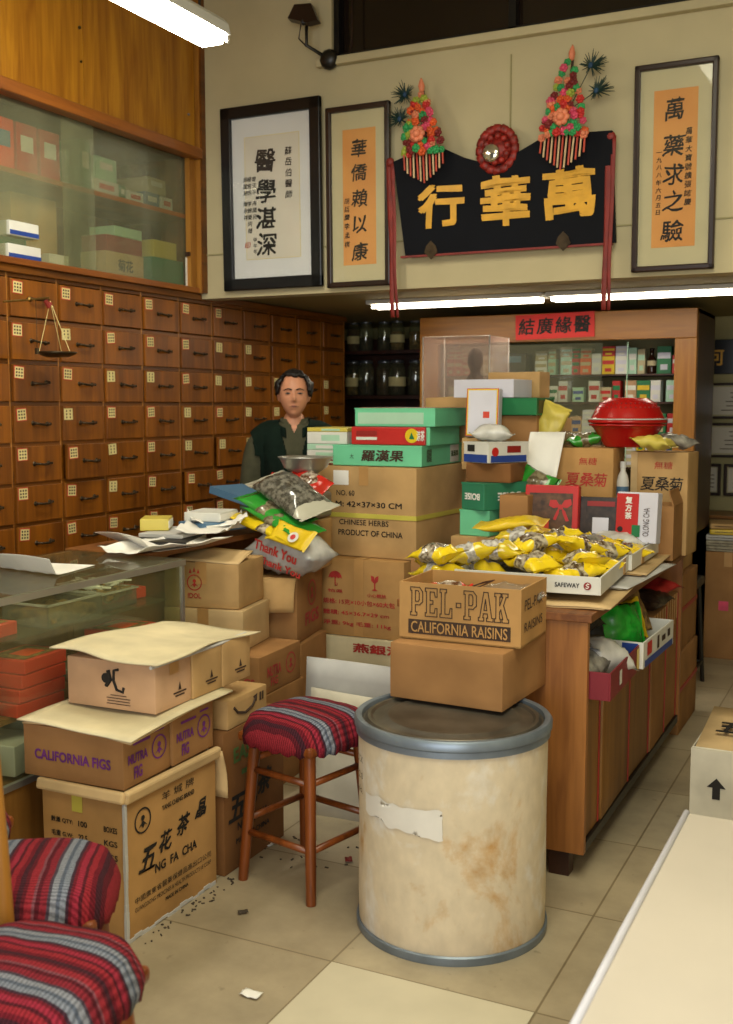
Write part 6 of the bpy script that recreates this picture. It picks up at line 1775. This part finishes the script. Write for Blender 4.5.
for p in full.polygons:
    c = p.center
    p.material_index = 1 if (c.y < HC.y - .08 and abs(c.x) < .024 and -.073 < c.z - HC.z < -.052) else 0
put('body', full, pm)


def shell(name, test, off, mat, thick=.004):
    b_ = bmesh.new(); b_.from_mesh(full); b_.normal_update()
    nrm = {v.index: v.normal.copy() for v in b_.verts}
    bmesh.ops.delete(b_, geom=[f for f in b_.faces if not test(f.calc_center_median(), f.normal)], context='FACES')
    bmesh.ops.delete(b_, geom=[v for v in b_.verts if not v.link_faces], context='VERTS')
    for v in b_.verts:
        n = v.normal; q = noise.noise(v.co * 11) * .5 + noise.noise(Vector((v.co.x * 20, v.co.y * 20, v.co.z * 6))) * .5
        v.co += n * (off + .004 * q)
    for _ in range(3): bmesh.ops.smooth_vert(b_, verts=[v for v in b_.verts if not v.is_boundary], factor=.4, use_axis_x=True, use_axis_y=True, use_axis_z=True)
    me = bpy.data.meshes.new(name)
    for f in b_.faces: f.material_index = 0; f.smooth = True
    b_.to_mesh(me); b_.free(); me.materials.append(M[mat])
    ob = put(name, me, pm); s = ob.modifiers.new('s', 'SOLIDIFY'); s.thickness = thick; s.offset = -1
    return ob


def is_arm(c): return abs(c.x) > .178 and c.z < 1.43


def shirt_t(c, n):
    if c.z > 1.515 or c.z < .84: return False
    if is_arm(c): return c.z > .885
    if c.y < .0 and c.z > 1.445 and abs(c.x) < (c.z - 1.445) * .5: return False
    return not (c.z < .95 and abs(c.x) > .19)


shell('shirt', shirt_t, .013, 'olive_shirt')


def vest_t(c, n):
    if c.z > 1.49 or c.z < .82 or abs(c.x) > .205: return False
    if abs(c.x) > .185 and c.z < 1.33: return False
    if c.y < .01 and c.z > 1.17 and abs(c.x) < (c.z - 1.17) * .24: return False
    return True


shell('vest', vest_t, .030, 'vest_green', .008)
shell('trousers', lambda c, n: .07 < c.z < .97 and abs(c.x) < .2 and not (abs(c.x) > .185 and c.y < -.02), .014, 'trousers')
shell('shoe', lambda c, n: c.z < .085 and abs(c.x) < .2, .008, 'black_metal')


def collar(name, r, z0, h, mat, open_w, flare):
    def fn(u, v):
        a = R(-90) + open_w + u * (2 * math.pi - 2 * open_w)
        zz = z0 + h * v - .030 * max(0, -math.sin(a)) - (.02 * max(0, -math.sin(a)) ** 4)
        rr = r + flare * (v ** 1) * (1)
        return (rr * 1.06 * math.cos(a), .006 + rr * math.sin(a) - .012 * max(0, -math.sin(a)), zz)
    mb = MB(); mb.grid(fn, 40, 6); ob = mb.build(name, M[mat], pm, smooth=True); s = ob.modifiers.new('s', 'SOLIDIFY'); s.thickness = .005; return ob


collar('shirt_collar', .074, 1.478, .045, 'olive_shirt', .22, -.006)
collar('vest_collar', .094, 1.462, .050, 'vest_green', .42, .004)
# eyes, brows, hair
for s in (-1, 1):
    e = MB().ball((0, 0, 0), .0115, 3, (1.25, .55, .38)).build('eye', M['eye_white'], pm, (s * .031, HC.y - .0808, HC.z + .008), smooth=True)
    MB().ball((0, -.0048, 0), .0052, 2, (1, .5, 1)).build('iris', M['hair'], e, smooth=True)
    MB().tube([(-.017, .001, .004), (-.006, -.003, .0072), (.006, -.003, .0072), (.017, .003, .003)], .0022, 6).build('eyelid', M['skin'], e, smooth=True)
    MB().tube([(s * .012, HC.y - .0895, HC.z + .026), (s * .028, HC.y - .0885, HC.z + .032), (s * .044, HC.y - .078, HC.z + .028), (s * .052, HC.y - .068, HC.z + .022)], .0038, 6, .0015).build('eyebrow', M['hair'], pm, smooth=True)
MB().tube([(-.022, HC.y - .0800, HC.z - .0615), (-.008, HC.y - .0905, HC.z - .060), (.008, HC.y - .0905, HC.z - .060), (.022, HC.y - .0800, HC.z - .0615)], .0012, 6).build('mouth_line', M['ink_brown'], pm, smooth=True)
mb = MB(); mb.ball((0, 0, 0), 1, 5)
dele = []
for v in mb.bm.verts:
    d = v.co.normalized(); p = head_point(d)
    th = .017 + .006 * noise.noise(d * 6) + .004 * noise.noise(Vector((d.x * 22, d.y * 22, d.z * 5)))
    th += .017 * max(0, 1 - abs(d.z - .42) * 2.0) * (abs(d.x) ** 2)
    v.co = p * 1.0 + d * th + HC
    d0 = d
    front = -d.y
    # hairline: high on the forehead, lower at temples, above the ears, low at the nape
    line = .74 - .05 * d.x if abs(d.x) < .60 else .74 - .05 * d.x - (abs(d.x) - .60) * 2.2
    if front > .10: keep = d.z > line - .02 * math.sin(d.x * 17)
    elif front > -.12: keep = d.z > (.16 if abs(d.x) > .5 else -.2) + .0
    else: keep = d.z > -.22
    if not keep: dele.append(v)
bmesh.ops.delete(mb.bm, geom=dele, context='VERTS')
h = mb.build('hair', M['hair'], pm, smooth=True); s = h.modifiers.new('s', 'SOLIDIFY'); s.thickness = .016; s.offset = -1
# remove the scratch meshes
for me in list(bpy.data.meshes):
    if me.users == 0: bpy.data.meshes.remove(me)
